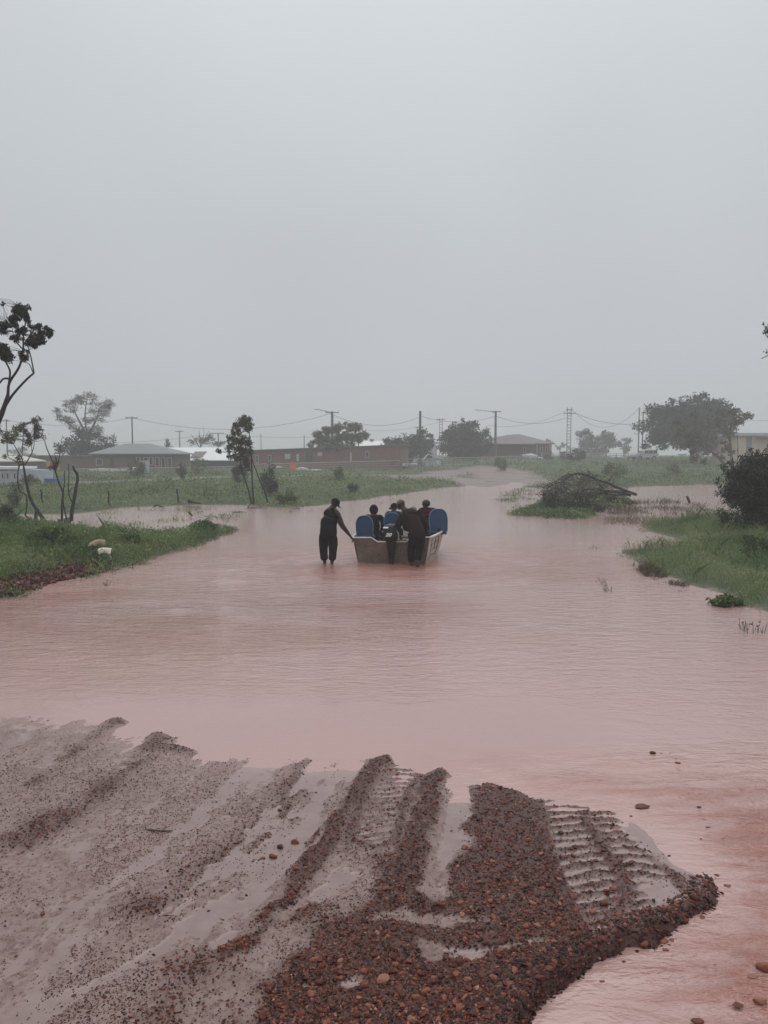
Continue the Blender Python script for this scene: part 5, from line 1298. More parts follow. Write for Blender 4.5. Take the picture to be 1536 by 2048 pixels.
bare_far = lambda x, y: 1 - np.clip(smooth(2.4, 1.2, seg_dist(x, y, ROAD)) + smooth(6.5, 3.0, seg_dist(x, y, EARTH) + (fbm(x * .5, y * .5, 8, 3) - .5) * 4), 0, 1)
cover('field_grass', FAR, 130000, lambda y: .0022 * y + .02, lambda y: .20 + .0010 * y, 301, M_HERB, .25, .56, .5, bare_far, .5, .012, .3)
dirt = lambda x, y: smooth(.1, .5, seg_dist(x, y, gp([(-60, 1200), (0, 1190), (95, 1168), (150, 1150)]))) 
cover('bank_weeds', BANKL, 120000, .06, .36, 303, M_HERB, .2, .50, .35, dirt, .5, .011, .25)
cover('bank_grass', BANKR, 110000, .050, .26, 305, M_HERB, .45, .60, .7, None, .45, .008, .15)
cover('island_weeds', ISLE, 16000, .10, .24, 307, M_HERB, .12, .38, .3, None, .5, .012, .2)
# clods of red earth along the foot of the left bank
r = np.random.default_rng(61); n_ = 2600
t_ = r.random(n_); A_ = np.array(gp([(-80, 1206), (0, 1192), (60, 1176), (120, 1161), (190, 1144)])); k_ = np.clip((t_ * 4).astype(int), 0, 3); f_ = (t_ * 4 - k_)[:, None]
C_ = A_[k_] * (1 - f_) + A_[k_ + 1] * f_ + r.normal(0, 1, (n_, 2)) * np.array([.22, .30]) + np.array([-.12, .22])
zc = far_height(C_[:, 0], C_[:, 1]); ok = zc > -.03; C_, zc = C_[ok], zc[ok]
R_ = np.exp(r.uniform(math.log(.015), math.log(.06), len(zc)))
V, F = stones_vf(ico(), np.column_stack([C_, zc + R_ * .3 + .03]), R_, 62, .8)
b = MB(); b.add(V, F, np.repeat(r.beta(1.5, 3, len(zc)), 12)); props(b.build('earth_clods', M_STONE, land), kind='stuff')
# sparse reeds and drowned weeds standing in the shallows
CH = gp([(150, 1045), (200, 1020), (330, 1014), (470, 1016), (500, 1040), (470, 1066), (440, 1050), (250, 1050)])
clp = lambda x, y: smooth(.52, .66, fbm(x * .9, y * .55, 17, 3)) * .5
cover('drowned_weeds', CH, 5200, .07, .16, 309, M_HERB, .5, .4, .2, clp, .5, .014)
CH2 = gp([(1190, 1046), (1200, 1018), (1290, 1000), (1420, 1010), (1480, 1040), (1380, 1044), (1280, 1056), (1260, 1052)])
cover('drowned_weeds', CH2, 9000, .07, .2, 311, M_STRAW, .6, .45, .2, lambda x, y: smooth(.42, .6, fbm(x * .9, y * .7, 23, 3)) * .8, .5, .010)
CH3 = gp([(1280, 1128), (1310, 1145), (1400, 1174), (1440, 1190), (1480, 1215), (1440, 1200), (1380, 1195), (1330, 1172), (1270, 1140)])
cover('drowned_grass', CH3, 2500, .05, .2, 313, M_STRAW, .95, .4, .3, None, .4, .007)
CH4 = gp([(560, 1022), (640, 1014), (740, 1004), (800, 994), (850, 987), (880, 978), (860, 990), (760, 1010), (650, 1024), (580, 1032)])
cover('drowned_grass', CH4, 2200, .07, .12, 315, M_STRAW, .6, .5, .2, lambda x, y: smooth(.45, .6, fbm(x * .7, y * .5, 29, 3)) * .8, .5, .012)
CH5 = gp([(984, 1003), (1000, 985), (1040, 975), (1080, 985), (1076, 1000), (1040, 1006)])
cover('drowned_weeds', CH5, 1500, .09, .2, 317, M_HERB, .5, .45, .2, lambda x, y: smooth(.4, .6, fbm(x * .7, y * .5, 33, 3)), .5, .012)
# thin dead stalks in the right shallows
random.seed(12)
for lab, pts in (('pair of thin dead stalks right of the fallen tree', (((1302, 1030), (1321, 983)), ((1320, 1025), (1322, 995)), ((1290, 1010), (1298, 1032)))), ('tall pale reed standing in the right shallows', (((1351, 1028), (1357, 988)), ((1340, 1020), (1322, 1002)))), ('thin reed stems before the dark bush', (((1430, 1040), (1445, 985)), ((1425, 1035), (1440, 1000)), ((1436, 1045), (1450, 1010))))):
    b = MB()
    for (a, c) in pts:
        p = G(a[0], max(a[1], c[1]), 0) if a[1] > c[1] else G(c[0], c[1], 0); q = c if a[1] > c[1] else a
        t_ = W(q[0], q[1], p.y); b.add(*tube_vf(wiggle(p - Vector((0, 0, .1)), t_, 5, .04), [.014, .006], 4))
        for _ in range(3):
            u = p.lerp(t_, random.uniform(.4, .9)); b.add(*tube_vf([u, u + Vector((random.gauss(0, .15), 0, random.uniform(.02, .2)))], [.006, .003], 3))
    props(b.build('dead_stalk', M_TWIG), lab, 'stalk')
for px, py, h, lab in ((1214, 1182, 18, 'lone grassy sprig standing in the open water'), (1188, 1098, 8, 'tiny dark leaf tip poking from the water right of the boat'), (212, 1170, 10, 'tiny weed sprig in the water below the goats'), (1500, 1264, 28, 'sparse sprigs in the water at the right edge'), (1445, 1128, 12, 'short sprig at the edge of the near right grass'), (1206, 1166, 10, 'faint sprig just behind the lone grassy one')):
    p = G(px, py, 0); k = p.y / FPX; b = MB(); rr = random.Random(px)
    n = 9 if px != 1500 else 16
    for i in range(n):
        o_ = Vector((rr.gauss(0, 4 * k if px != 1500 else 14 * k), rr.gauss(0, .1), -.03)); t_ = o_ + Vector((rr.gauss(0, 4 * k), rr.gauss(0, .04), rr.uniform(.4, 1.1) * h * k)); b.add(*tube_vf([p + o_, p + t_], [.006, .003], 4))
    V, F = leaves_vf(np.array([tuple(p + Vector((rr.gauss(0, 5 * k if px != 1500 else 14 * k), rr.gauss(0, .1), rr.uniform(.2, .9) * h * k))) for _ in range(n)]), .05, .4, 0, 0, px); b.add(V, F)
    props(b.build('sprig', M_VINE), lab, 'plant')

# ================================================================== THE BOAT
M_HULL = (lambda t: (t.set('Base Color', t.ramp(t.math('ADD', t.math('MULTIPLY', t.noise(3.2, 6, .7), .6), t.math('MULTIPLY', t.noise(26, 4, .7), .4)), [(.34, (.062, .042, .031)), (.5, (.135, .096, .072)), (.66, (.225, .17, .13))])),
                     t.set('Roughness', .55).set('Metallic', .15), t.bump(t.noise(14, 4), .15, .01), t.m)[-1])(NT('stained_boat_transom'))
M_HULLW = (lambda t: (t.set('Base Color', t.ramp(t.noise(5, 6, .75), [(.32, (.22, .17, .14)), (.48, (.42, .36, .31)), (.7, (.55, .49, .44))])), t.set('Roughness', .5), t.m)[-1])(NT('worn_pale_hull_side'))
M_RIM = plain('white_gunwale', (.66, .64, .60), .4, .15, 8)
M_SEAT = plain('blue_vinyl', (.020, .062, .150), .5, .12, 5)
M_SEATP = plain('pale_blue_piping', (.12, .22, .36), .45, .1, 5)
M_BLACK = plain('black_plastic', (.010, .011, .012), .4, .3, 4, spec=.3)
M_DECAL = plain('white_lettering', (.8, .8, .8), .5, .02, 3)
BH = math.radians(-12.0)
boat = empty('boat', (WX(783, 19.7), 19.7, 0), 'open boat with a stained brown transom, blue seats and black outboard, pushed through the flood', 'boat')
boat.rotation_euler = (0, math.radians(-1.4), BH)
ST = [(0.0, .86, 1.00, .655), (.8, .92, 1.10, .67), (1.7, .92, 1.14, .69), (2.5, .80, 1.04, .71), (3.2, .60, .82, .74), (3.8, .34, .52, .78), (4.15, .10, .20, .81), (4.3, .01, .03, .82)]
def section(s, inset=0.0):
    y, wb, wt, h = s
    wb, wt = max(wb - inset, .004), max(wt - inset, .008)
    zb = -.10 + .04 * (y / 5.1) ** 2 * 4
    return [(-wt, h), (-(wb * .35 + wt * .65), h * .55), (-wb, zb + inset), (-wb * .5, zb - .05 + inset), (0, zb - .09 + inset), (wb * .5, zb - .05 + inset), (wb, zb + inset), ((wb * .35 + wt * .65), h * .55), (wt, h)]
b = MB(); V = []; n = 9
for s in ST:
    V += [(x, s[0], z) for x, z in section(s)]
F = [(i * n + k, (i + 1) * n + k, (i + 1) * n + k + 1, i * n + k + 1) for i in range(len(ST) - 1) for k in range(n - 1)]
b.add(V, F, .5, 0)
V2 = []
for s in ST: V2 += [(x, s[0] + .02, z) for x, z in section(s, .03)]
b.add(V2, [f[::-1] for f in F], .5, 0)
b.build('hull', [M_HULLW], boat)
# transom with its motor well
sec = section(ST[0]); T_ = [(-1.0, .655), (-.52, .655), (-.34, .545), (.40, .545), (.54, .66), (1.0, .66), (.905, .36), (.86, -.10), (.43, -.15), (0, -.19), (-.43, -.15), (-.86, -.10), (-.905, .36)]
b = MB(); V = [(x, -.035, z) for x, z in T_] + [(x, .015, z) for x, z in T_]; m_ = len(T_)
b.add(V, [tuple(range(m_)), tuple(range(m_, 2 * m_))[::-1]] + [((i + 1) % m_, i, m_ + i, m_ + (i + 1) % m_) for i in range(m_)])
b.build('transom', M_HULL, boat)
b = MB(); b.add(*tube_vf([(x, -.01, z + .012) for x, z in T_[:6]], .022, 6)); b.build('transom_rim', M_RIM, boat)
for s_ in (-1, 1):
    P = smooth_path([(s_ * (s[2] + .012), s[0], s[3] + .012) for s in ST], 3)
    b = MB(); b.add(*tube_vf(P, .030, 8)); b.build('gunwale', M_RIM, boat, True)
b = MB(); b.add([(-.82, .03, .12), (.82, .03, .12), (.76, 2.4, .12), (.45, 3.2, .14), (-.45, 3.2, .14), (-.76, 2.4, .12)], [tuple(range(6))]); b.build('floor', M_HULL, boat)
for yy_, w_ in ((.55, .94), (1.75, 1.0), (2.7, .84)):
    b = MB(); b.add(*box_vf(0, yy_, .40, w_ * 2, .30, .05)); b.build('thwart', M_HULL, boat)
# worn marks on the starboard quarter: cracked paint lines standing slightly proud
for j, (ya, za, yb, zb_) in enumerate(((.28, .60, .32, .05), (.95, .60, .98, .34), (.98, .34, .86, .12), (.30, .46, .96, .50), (.31, .30, .92, .33), (.32, .16, .70, .18), (.62, .60, .64, .33), (.95, .60, .80, .63))):
    def hp(y_, z_):
        k = y_ / .8; wt = 1.0 + .10 * k; wb = .86 + .06 * k; t = min(1, max(0, (z_ + .1) / .76)); xm = wb * .35 + wt * .65
        x = (wb + (xm - wb) * (z_ + .1) / .46) if z_ < .36 else (xm + (wt - xm) * (z_ - .36) / .30)
        return Vector((x + .004, y_, z_))
    b = MB(); b.add(*tube_vf(wiggle(hp(ya, za), hp(yb, zb_), 6, .015), [.012, .006, .013, .007, .012, .006, .010], 4)); b.build('paint_crack', M_CHAR, boat)
def seat(px, py_bot, y, hgt, w, tilt, lab, rz=0):
    q = boat.matrix_world
    p = W(px, py_bot, y); e = empty('seat_holder', (0, 0, 0))
    bpy.data.objects.remove(e)
    n_ = 18; out = []
    for i in range(n_ + 1):
        t = math.pi * i / n_; sx_ = math.cos(t)
        out.append((math.copysign(abs(sx_) ** .75, sx_) * w * .5, hgt * .45 + hgt * .55 * math.sin(t) ** .8))
    prof = [(w * .46, 0)] + out + [(-w * .46, 0)]
    lay = [(-.045, .90), (-.06, 1.0), (.03, 1.0), (.05, .92)]
    V = []
    for dy, s_ in lay: V += [(x * s_, dy, .02 + z * s_ + hgt * (1 - s_) * .4) for x, z in prof]
    m_ = len(prof); F = [(a * m_ + i, a * m_ + (i + 1) % m_, (a + 1) * m_ + (i + 1) % m_, (a + 1) * m_ + i) for a in range(3) for i in range(m_)] + [tuple(range(m_))[::-1], tuple(3 * m_ + i for i in range(m_))]
    b = MB(); b.add(V, F); o = b.build('seat', M_SEAT); o['label'] = lab
    b = MB(); b.add(*tube_vf([(x * 1.005, -.06, .02 + z * 1.005) for x, z in prof], .011, 5)); pi_ = b.build('piping', M_SEATP, o)
    b = MB(); b.add(*box_vf(0, .22, -.02, w * .9, .42, .09)); b.build('cushion', M_SEAT, o)
    b = MB(); b.add(*tube_vf([(0, .2, -.05), (0, .2, -.3)], .035, 6)); b.build('pedestal', M_BLACK, o)
    M = Matrix.Translation(p) @ Matrix.Rotation(rz, 4, 'Z') @ Matrix.Rotation(tilt, 4, 'Y')
    bw = Matrix.Translation(boat.location) @ boat.rotation_euler.to_matrix().to_4x4()
    o.parent = boat; o.matrix_local = bw.inverted() @ M
seat(730.5, 1074, 20.35, .55, .46, math.radians(-2), 'blue seat back at the port quarter', math.radians(-8))
seat(784, 1060, 21.0, .45, .44, 0, 'blue seat back behind the outboard', 0)
seat(877, 1065, 20.7, .62, .50, math.radians(-3), 'tallest blue seat back, at the starboard gunwale', math.radians(8))
# small fittings on the starboard rim
b = MB(); b.add(*tube_vf([(1.10, 1.05, .70), (1.10, 1.05, .80)], [.03, .045], 8)); b.build('cleat', M_BLACK, boat)
b = MB(); b.add(*box_vf(.93, .15, .70, .14, .07, .05)); b.build('cleat', M_BLACK, boat)
# ---- outboard motor: part of the boat
mo = bpy.data.objects.new('outboard_motor', None); mo.location = (.03, -.16, 0); link(mo, boat)
def rbox(levels, exp=3.2, n=20):
    """rounded body through (z, half width, half depth, y shift) levels"""
    V = []; F = []
    for z, hx, hy, dy in levels:
        for i in range(n):
            a = 2 * math.pi * i / n; c, s_ = math.cos(a), math.sin(a)
            V.append((math.copysign(abs(c) ** (2 / exp), c) * hx, math.copysign(abs(s_) ** (2 / exp), s_) * hy + dy, z))
    for l in range(len(levels) - 1):
        F += [(l * n + i, l * n + (i + 1) % n, (l + 1) * n + (i + 1) % n, (l + 1) * n + i) for i in range(n)]
    F += [tuple(range(n))[::-1], tuple((len(levels) - 1) * n + i for i in range(n))]
    return V, F
b = MB(); b.add(*rbox([(.60, .13, .15, 0), (.63, .165, .20, -.01), (.80, .175, .23, -.02), (.93, .165, .22, -.02), (1.0, .135, .185, -.01), (1.025, .08, .12, 0)])); cow = b.build('cowling', M_BLACK, mo, True)
b = MB(); b.add(*rbox([(-.32, .022, .07, 0), (-.05, .035, .08, 0), (.10, .06, .09, 0), (.35, .085, .10, 0), (.52, .11, .12, 0), (.60, .12, .14, 0)])); b.build('midsection', M_BLACK, mo, True)
b = MB(); b.add(*box_vf(0, .12, .50, .22, .12, .26)); b.build('clamp_bracket', M_BLACK, mo)
b = MB(); b.add(*tube_vf([(0, .15, .62), (.02, .35, .66), (.06, .62, .70)], [.02, .02, .026], 8)); b.build('tiller', M_BLACK, mo)
b = MB(); b.add(*box_vf(0, -.05, -.06, .16, .26, .012)); b.build('cavitation_plate', M_BLACK, mo)
b = MB(); V, F = box_vf(-.075, -.215, .958, .13, .02, .035); V[:, 1] += (V[:, 2] - .958) * .55; b.add(V, F); b.build('white_stripe', M_DECAL, mo)
fc = bpy.data.curves.new('horsepower_number', 'FONT'); fc.body = '20'; fc.size = .118; fc.extrude = .002; fc.offset = .005; fc.shear = .35; fc.align_x = 'CENTER'; fc.align_y = 'CENTER'; fc.materials.append(M_DECAL)
tmp = bpy.data.objects.new('tmp', fc); link(tmp); bpy.context.view_layer.update()
fm = bpy.data.meshes.new_from_object(tmp.evaluated_get(bpy.context.evaluated_depsgraph_get())); bpy.data.objects.remove(tmp)
fo = bpy.data.objects.new('lettering', fm); link(fo, mo); fo.location = (-.01, -.257, .775); fo.rotation_euler = (math.radians(88), 0, 0); fo.scale = (1.25, 1, 1)
b = MB(); b.add(*tube_vf(smooth_path([(.16, -.05, .86), (.21, -.02, .78), (.20, .02, .66), (.24, .12, .58)], 4), .014, 6)); b.build('fuel_hose', M_FRAME, mo)

# ================================================================== PEOPLE
M_SKIN = plain('dark_brown_skin', (.045, .024, .017), .5, .12, 8, spec=.3)
M_HAIR = plain('black_hair', (.010, .009, .009), .6, .3, 30)
M_EYE = plain('eye', (.35, .33, .30), .2, .05, 4)
def cloth(name, c, pat=.3, sc_=9):
    t = NT(name); f = t.noise(sc_, 5, .7)
    t.set('Base Color', t.ramp(f, [(.3, tuple(x * (1 - pat) for x in c)), (.7, tuple(x * (1 + pat) for x in c))])).set('Roughness', .85).set('Specular IOR Level', .08)
    t.bump(t.noise(7, 5, .6, None, 1.2), .6, .03); return t.m
M_TANK = cloth('black_tank_top', (.012, .012, .014)); M_SHORTS = cloth('black_shorts', (.010, .010, .012)); M_HOOD = cloth('dark_hoodie', (.014, .013, .017))
M_BLUESH = cloth('dark_blue_shirt', (.022, .035, .06)); M_JACKET = cloth('dark_brown_jacket', (.026, .017, .014), .6, 22); M_OLIVE = cloth('dark_olive_shirt', (.014, .013, .011), .5, 18)
M_MAROON = cloth('maroon_shirt', (.055, .012, .017)); M_CAPT = cloth('tan_cap', (.16, .115, .075)); M_CAPB = cloth('black_cap', (.010, .010, .011)); M_CAPG = cloth('grey_cap', (.17, .15, .135)); M_BEAN = cloth('maroon_black_hood', (.022, .012, .016))

def skin(name, V, E, R, mat, parent, roots=(0,), sub=2, disp=0.0):
    me = bpy.data.meshes.new(name); me.from_pydata([tuple(v) for v in V], E, []); me.update()
    o = bpy.data.objects.new(name, me); link(o, parent)
    me.materials.append(mat)
    md = o.modifiers.new('skin', 'SKIN'); md.use_smooth_shade = True
    if not me.skin_vertices: me.attributes.new
    sv = me.skin_vertices[0].data if me.skin_vertices else None
    if sv is None:
        bpy.context.view_layer.objects.active = o
        sv = me.skin_vertices[0].data
    for i, r in enumerate(R):
        sv[i].radius = r if isinstance(r, tuple) else (r, r)
        sv[i].use_root = i in roots
    s = o.modifiers.new('sub', 'SUBSURF'); s.levels = sub; s.render_levels = sub
    if disp:
        tx = bpy.data.textures.get('folds') or bpy.data.textures.new('folds', 'CLOUDS'); tx.noise_scale = .11
        d = o.modifiers.new('folds', 'DISPLACE'); d.texture = tx; d.strength = disp; d.mid_level = .5; d.texture_coords = 'GLOBAL'
    return o
class SK:
    def __init__(s): s.V, s.E, s.R, s.roots = [], [], [], []
    def v(s, p, r, par=None):
        s.V.append(Vector(p)); s.R.append(r)
        i = len(s.V) - 1
        if par is None: s.roots.append(i)
        else: s.E.append((par, i))
        return i
    def chain(s, pts, rs, par=None):
        for p, r in zip(pts, rs): par = s.v(p, r, par)
        return par
def hand(s, wrist, elbow, palm_n=None, curl=.5, side=1):
    d = (wrist - elbow).normalized(); n_ = palm_n or Vector((0, 0, -1))
    n_ = (n_ - d * n_.dot(d)).normalized(); lat = d.cross(n_) * side
    for k, (o_, L) in enumerate(((-.030, .072), (-.010, .082), (.011, .077), (.030, .060))):
        p0 = wrist + d * .055 + lat * o_ * .8; p1 = wrist + d * .098 + lat * o_
        p2 = p1 + (d * (1 - curl * .6) + n_ * curl).normalized() * L * .5; p3 = p2 + (d * (1 - curl * 1.3) + n_ * curl * 1.5).normalized() * L * .5
        s.chain([p0, p1, p2, p3], [.010, .0105, .0095, .008])
    t0 = wrist + d * .03 + lat * -.022; t1 = t0 + (d * .5 - lat * .8 + n_ * .3).normalized() * .04; t2 = t1 + (d * .8 - lat * .2 + n_ * .5).normalized() * .032
    s.chain([t0, t1, t2], [.013, .011, .009])
def person(label, base, J, face, top=None, bottom=None, sleeves='long', legs='full', headwear=None, hwmat=None, build=1.0, hair=True):
    J = {k: Vector(v) for k, v in J.items()}
    e = empty('person', base, label, 'person'); B = Vector(base)
    L = {k: v - B for k, v in J.items()}
    s = SK(); w = build
    pv = s.v(L['pelvis'], .118 * w); wa = s.v(L['waist'], .116 * w, pv); ch = s.v(L['chest'], .130 * w, wa)
    up = s.v(L['chest'].lerp(L['neck'], .62), .10 * w, ch); nk = s.v(L['neck'], .066 * w, up)
    fd = Vector(face).normalized(); hu = (L['head'] - L['neck']).normalized(); rt = fd.cross(hu).normalized(); fd = hu.cross(rt).normalized()
    H = L['head']
    j = s.v(H - hu * .070 + fd * .012, .072, nk); sk = s.v(H, .102, j); s.v(H + hu * .062 - fd * .01, .080, sk)
    for k, sg in (('L', -1), ('R', 1)):
        if 'sh' + k in L:
            cl_ = s.v(up and L['chest'].lerp(L['neck'], .55).lerp(L['sh' + k], .5), .075 * w, up)
            a = s.v(L['sh' + k], .066 * w, cl_); m_ = s.v(L['sh' + k].lerp(L['el' + k], .5), .058 * w, a); b_ = s.v(L['el' + k], .047 * w, m_)
            m2 = s.v(L['el' + k].lerp(L['wr' + k], .35), .041 * w, b_); c = s.v(L['wr' + k], .028, m2); d = (L['wr' + k] - L['el' + k]).normalized()
            s.v(L['wr' + k] + d * .075, (.036, .020), c)
        hp = s.v(L['hip' + k], .095 * w, pv); th = s.v(L['hip' + k].lerp(L['kn' + k], .45), .082 * w, hp); kn = s.v(L['kn' + k], .056 * w, th)
        cf = s.v(L['kn' + k].lerp(L['an' + k], .35), .056 * w, kn); an = s.v(L['an' + k], .036, cf)
        hl = s.v(L['an' + k] + Vector((0, 0, -.04)), .038, an); s.v(L['to' + k], (.040, .026), hl)
    for k, sg in (('L', 1), ('R', -1)):
        if 'wr' + k in L: hand(s, L['wr' + k], L['el' + k], None, .75, sg)
    # face: nose, brow, lips, ears
    s.chain([H + fd * .080 + hu * .012, H + fd * .108 - hu * .012, H + fd * .114 - hu * .022], [.012, .013, .013])
    s.chain([H + fd * .080 - hu * .052 - rt * .02, H + fd * .088 - hu * .052, H + fd * .080 - hu * .052 + rt * .02], [.008, .010, .008])
    for q in (-1, 1):
        s.chain([H + rt * q * .080 + hu * .012 - fd * .01, H + rt * q * .092 - hu * .018 - fd * .014], [.014, .012])
    o = skin('body', s.V, s.E, s.R, M_SKIN, e, s.roots)
    for q in (-1, 1):
        b = MB(); V, F = ico(); b.add(V * .012 + np.array(tuple(H + fd * .090 + rt * q * .032 + hu * .012)), F); b.build('eye', M_EYE, e, True)
    def dome(r, ext, mat, nm, low=-.25, offs=Vector((0, 0, 0)), stretch=1.0):
        r *= 1.12; ext *= 1.08
        V, F = [], []; n_ = 16; ls = 7
        for i in range(ls + 1):
            t = low + (math.pi / 2 - low) * i / ls
            for k in range(n_):
                a = 2 * math.pi * k / n_; c = math.cos(t) * r
                V.append(tuple(H + hu * (.022 + math.sin(t) * ext * stretch) + rt * math.cos(a) * c * .88 + fd * (math.sin(a) * c - .006) + offs))
        for i in range(ls):
            F += [(i * n_ + k, i * n_ + (k + 1) % n_, (i + 1) * n_ + (k + 1) % n_, (i + 1) * n_ + k) for k in range(n_)]
        b = MB(); b.add(V, F); return b, nm, mat
    if hair:
        b, nm, mt = dome(.104, .100, M_HAIR, 'hair', -.75); b.build(nm, mt, e, True)
    if headwear == 'cap':
        b, nm, mt = dome(.114, .108, hwmat, 'cap', -.05); c = b.build(nm, mt, e, True)
        b = MB(); V = []; n_ = 9
        for dz in (0, -.008):
            for rr in (.10, .235):
                for k in range(n_):
                    a = math.radians(-62 + 124 * k / (n_ - 1)); V.append(tuple(H + hu * (.018 + dz - (rr - .09) * .22) + fd * (math.cos(a) * rr) + rt * math.sin(a) * (rr * .50 if rr > .11 else rr * .95)))
        F = []
        for k in range(n_ - 1):
            F += [(k, k + 1, n_ + k + 1, n_ + k), (2 * n_ + k + 1, 2 * n_ + k, 3 * n_ + k, 3 * n_ + k + 1), (n_ + k, n_ + k + 1, 3 * n_ + k + 1, 3 * n_ + k)]
        b.add(V, F); b.build('brim', hwmat, c)
    if headwear == 'hood':
        b, nm, mt = dome(.122, .120, hwmat, 'hood', -1.0, stretch=1.12, offs=-fd * .012 - rt * .0); b.build(nm, mt, e, True)
        s2 = SK(); s2.chain([H + hu * .07, H + hu * .135 - rt * .03], [.06, .022]); skin('hood_tip', s2.V, s2.E, s2.R, hwmat, e, s2.roots)
    if top:
        s = SK(); g_ = .024
        p00 = s.v(L['pelvis'] + Vector((0, 0, -.17)), .165 * w); p0 = s.v(L['pelvis'].lerp(L['waist'], .3), .158 * w, p00); a = s.v(L['waist'], .132 * w + g_, p0); c = s.v(L['chest'], .158 * w + g_, a)
        u = s.v(L['chest'].lerp(L['neck'], .62), .130 * w + g_, c); s.v(L['chest'].lerp(L['neck'], .93), .088 * w, u)
        for k in 'LR':
            if 'sh' + k not in L: continue
            cl_ = s.v(L['chest'].lerp(L['neck'], .55).lerp(L['sh' + k], .5), .082 * w, u)
            if sleeves == 'none':
                s.v(L['sh' + k].lerp(L['chest'].lerp(L['neck'], .55), .10 if k == 'L' else .35), .078 * w + g_ * .5, cl_); continue
            q = s.v(L['sh' + k], .072 * w + g_ * .5, cl_); q = s.v(L['sh' + k].lerp(L['el' + k], .55), .064 * w + g_ * .5, q)
            if sleeves == 'long': q = s.v(L['el' + k], .056 * w + g_ * .4, q); s.v(L['el' + k].lerp(L['wr' + k], .85), .044, q)
        skin('shirt' if sleeves != 'long' else 'jacket', s.V, s.E, s.R, top, e, s.roots, 2, .035)
    if bottom:
        s = SK(); f = {'full': .92, 'long': .80, 'short': .25}[legs]
        p0 = s.v(L['pelvis'], (.14 * w, .12 * w)); s.v(L['pelvis'].lerp(L['waist'], .7), .128 * w, p0)
        for k in 'LR':
            h_ = s.v(L['hip' + k], .108 * w, p0); h_ = s.v(L['hip' + k].lerp(L['kn' + k], .5), .102 * w, h_); h_ = s.v(L['kn' + k], .074 * w, h_)
            s.v(L['kn' + k].lerp(L['an' + k], f), .072 * w if legs != 'full' else .064, h_)
        skin('trousers' if legs == 'full' else 'shorts', s.V, s.E, s.R, bottom, e, s.roots, 2, .03)
    return e
def Q(px, py, y): return W(px, py, y)
# man with cap, standing at the left and holding the transom corner
D = 19.75
person('man in black cap, sleeveless black top and long shorts standing left of the boat', (WX(657, D), D, -.12), dict(
    pelvis=Q(657, 1066, D), waist=Q(657, 1050, D - .02), chest=Q(660, 1035, D), neck=Q(665, 1015.5, D + .05), head=Q(670, 1007, D + .07),
    shL=Q(655, 1024, D + .14), elL=Q(650, 1046, D + .22), wrL=Q(656, 1060, D + .34), shR=Q(673, 1025, D - .08), elR=Q(684, 1051, D - .02), wrR=Q(702, 1074, D + .10),
    hipL=Q(649, 1071, D + .02), knL=Q(646.5, 1098, D - .02), anL=(WX(649, D), D + .0, -.03), toL=(WX(651, D), D + .17, -.09),
    hipR=Q(665, 1071, D), knR=Q(666.5, 1098, D + .02), anR=(WX(663, D), D - .04, -.03), toR=(WX(668, D), D + .11, -.09)), (.75, .62, -.12), M_TANK, M_SHORTS, 'none', 'long', 'cap', M_CAPB, 1.5)
# the pusher bent over the stern
D = 19.25
person('man in tan cap and dark brown jacket bending over the stern and pushing the boat', (WX(832, D), D, -.12), dict(
    pelvis=Q(836, 1066, D), waist=Q(831, 1052, D + .10), chest=Q(822, 1036, D + .25), neck=Q(808, 1019, D + .42), head=Q(802.5, 1009.5, D + .48),
    shL=Q(803, 1034, D + .36), elL=Q(796, 1055, D + .42), wrL=Q(800, 1072, D + .55), shR=Q(838, 1030, D + .34), elR=Q(852, 1046, D + .48), wrR=Q(856, 1064, D + .62),
    hipL=Q(829, 1072, D), knL=Q(822, 1098, D + .12), anL=(WX(823, D), D + .02, -.03), toL=(WX(824, D), D + .2, -.09),
    hipR=Q(843, 1072, D), knR=Q(838, 1098, D + .05), anR=(WX(835, D), D - .14, .06), toR=(WX(836, D), D + .05, -.06)), (-.25, .95, -.15), M_JACKET, M_SHORTS, 'long', 'long', 'cap', M_CAPT, 1.28)
def seated(label, px, ptop, y, face, top, hw, hwm, sleeves='long', build=1.1, lean=(0, .1), bottom=M_SHORTS, hair=True, turn=0.0, shw=.19):
    t = W(px, ptop, y); c, s_ = math.cos(BH + turn), math.sin(BH + turn)
    def off(r_, f_, u_): return Vector((t.x + r_ * c - f_ * s_, t.y + r_ * s_ + f_ * c, t.z + u_))
    lx, lf = lean
    person(label, (off(-lx, -lf, 0).x, off(-lx, -lf, 0).y, .14), dict(
        head=off(0, 0, -.125), neck=off(-.01 * 0, -.03, -.235), chest=off(-lx * .4, -lf * .6, -.41), waist=off(-lx * .8, -lf, -.64), pelvis=off(-lx, -lf, -.80),
        shL=off(-shw - lx * .2, -lf * .4, -.285), elL=off(-.27 - lx * .5, -lf + .08, -.58), wrL=off(-.16 - lx, .18, -.68), shR=off(shw - lx * .2, -lf * .4, -.285), elR=off(.27 - lx * .5, -lf + .08, -.58), wrR=off(.16 - lx, .18, -.68),
        hipL=off(-.1 - lx, -lf + .03, -.84), knL=off(-.14 - lx, .36 - lf, -.80), anL=off(-.14 - lx, .46 - lf, -1.12), toL=off(-.14 - lx, .62 - lf, -1.17),
        hipR=off(.1 - lx, -lf + .03, -.84), knR=off(.14 - lx, .36 - lf, -.80), anR=off(.14 - lx, .46 - lf, -1.12), toR=off(.14 - lx, .62 - lf, -1.17)), face, top, bottom, sleeves, 'long', hw, hwm, build, hair)
seated('seated passenger in a dark pointed hood, leftmost in the boat', 748, 1012, 21.25, (.4, .9, -.1), M_HOOD, 'hood', M_BEAN, lean=(0, .04), shw=.20)
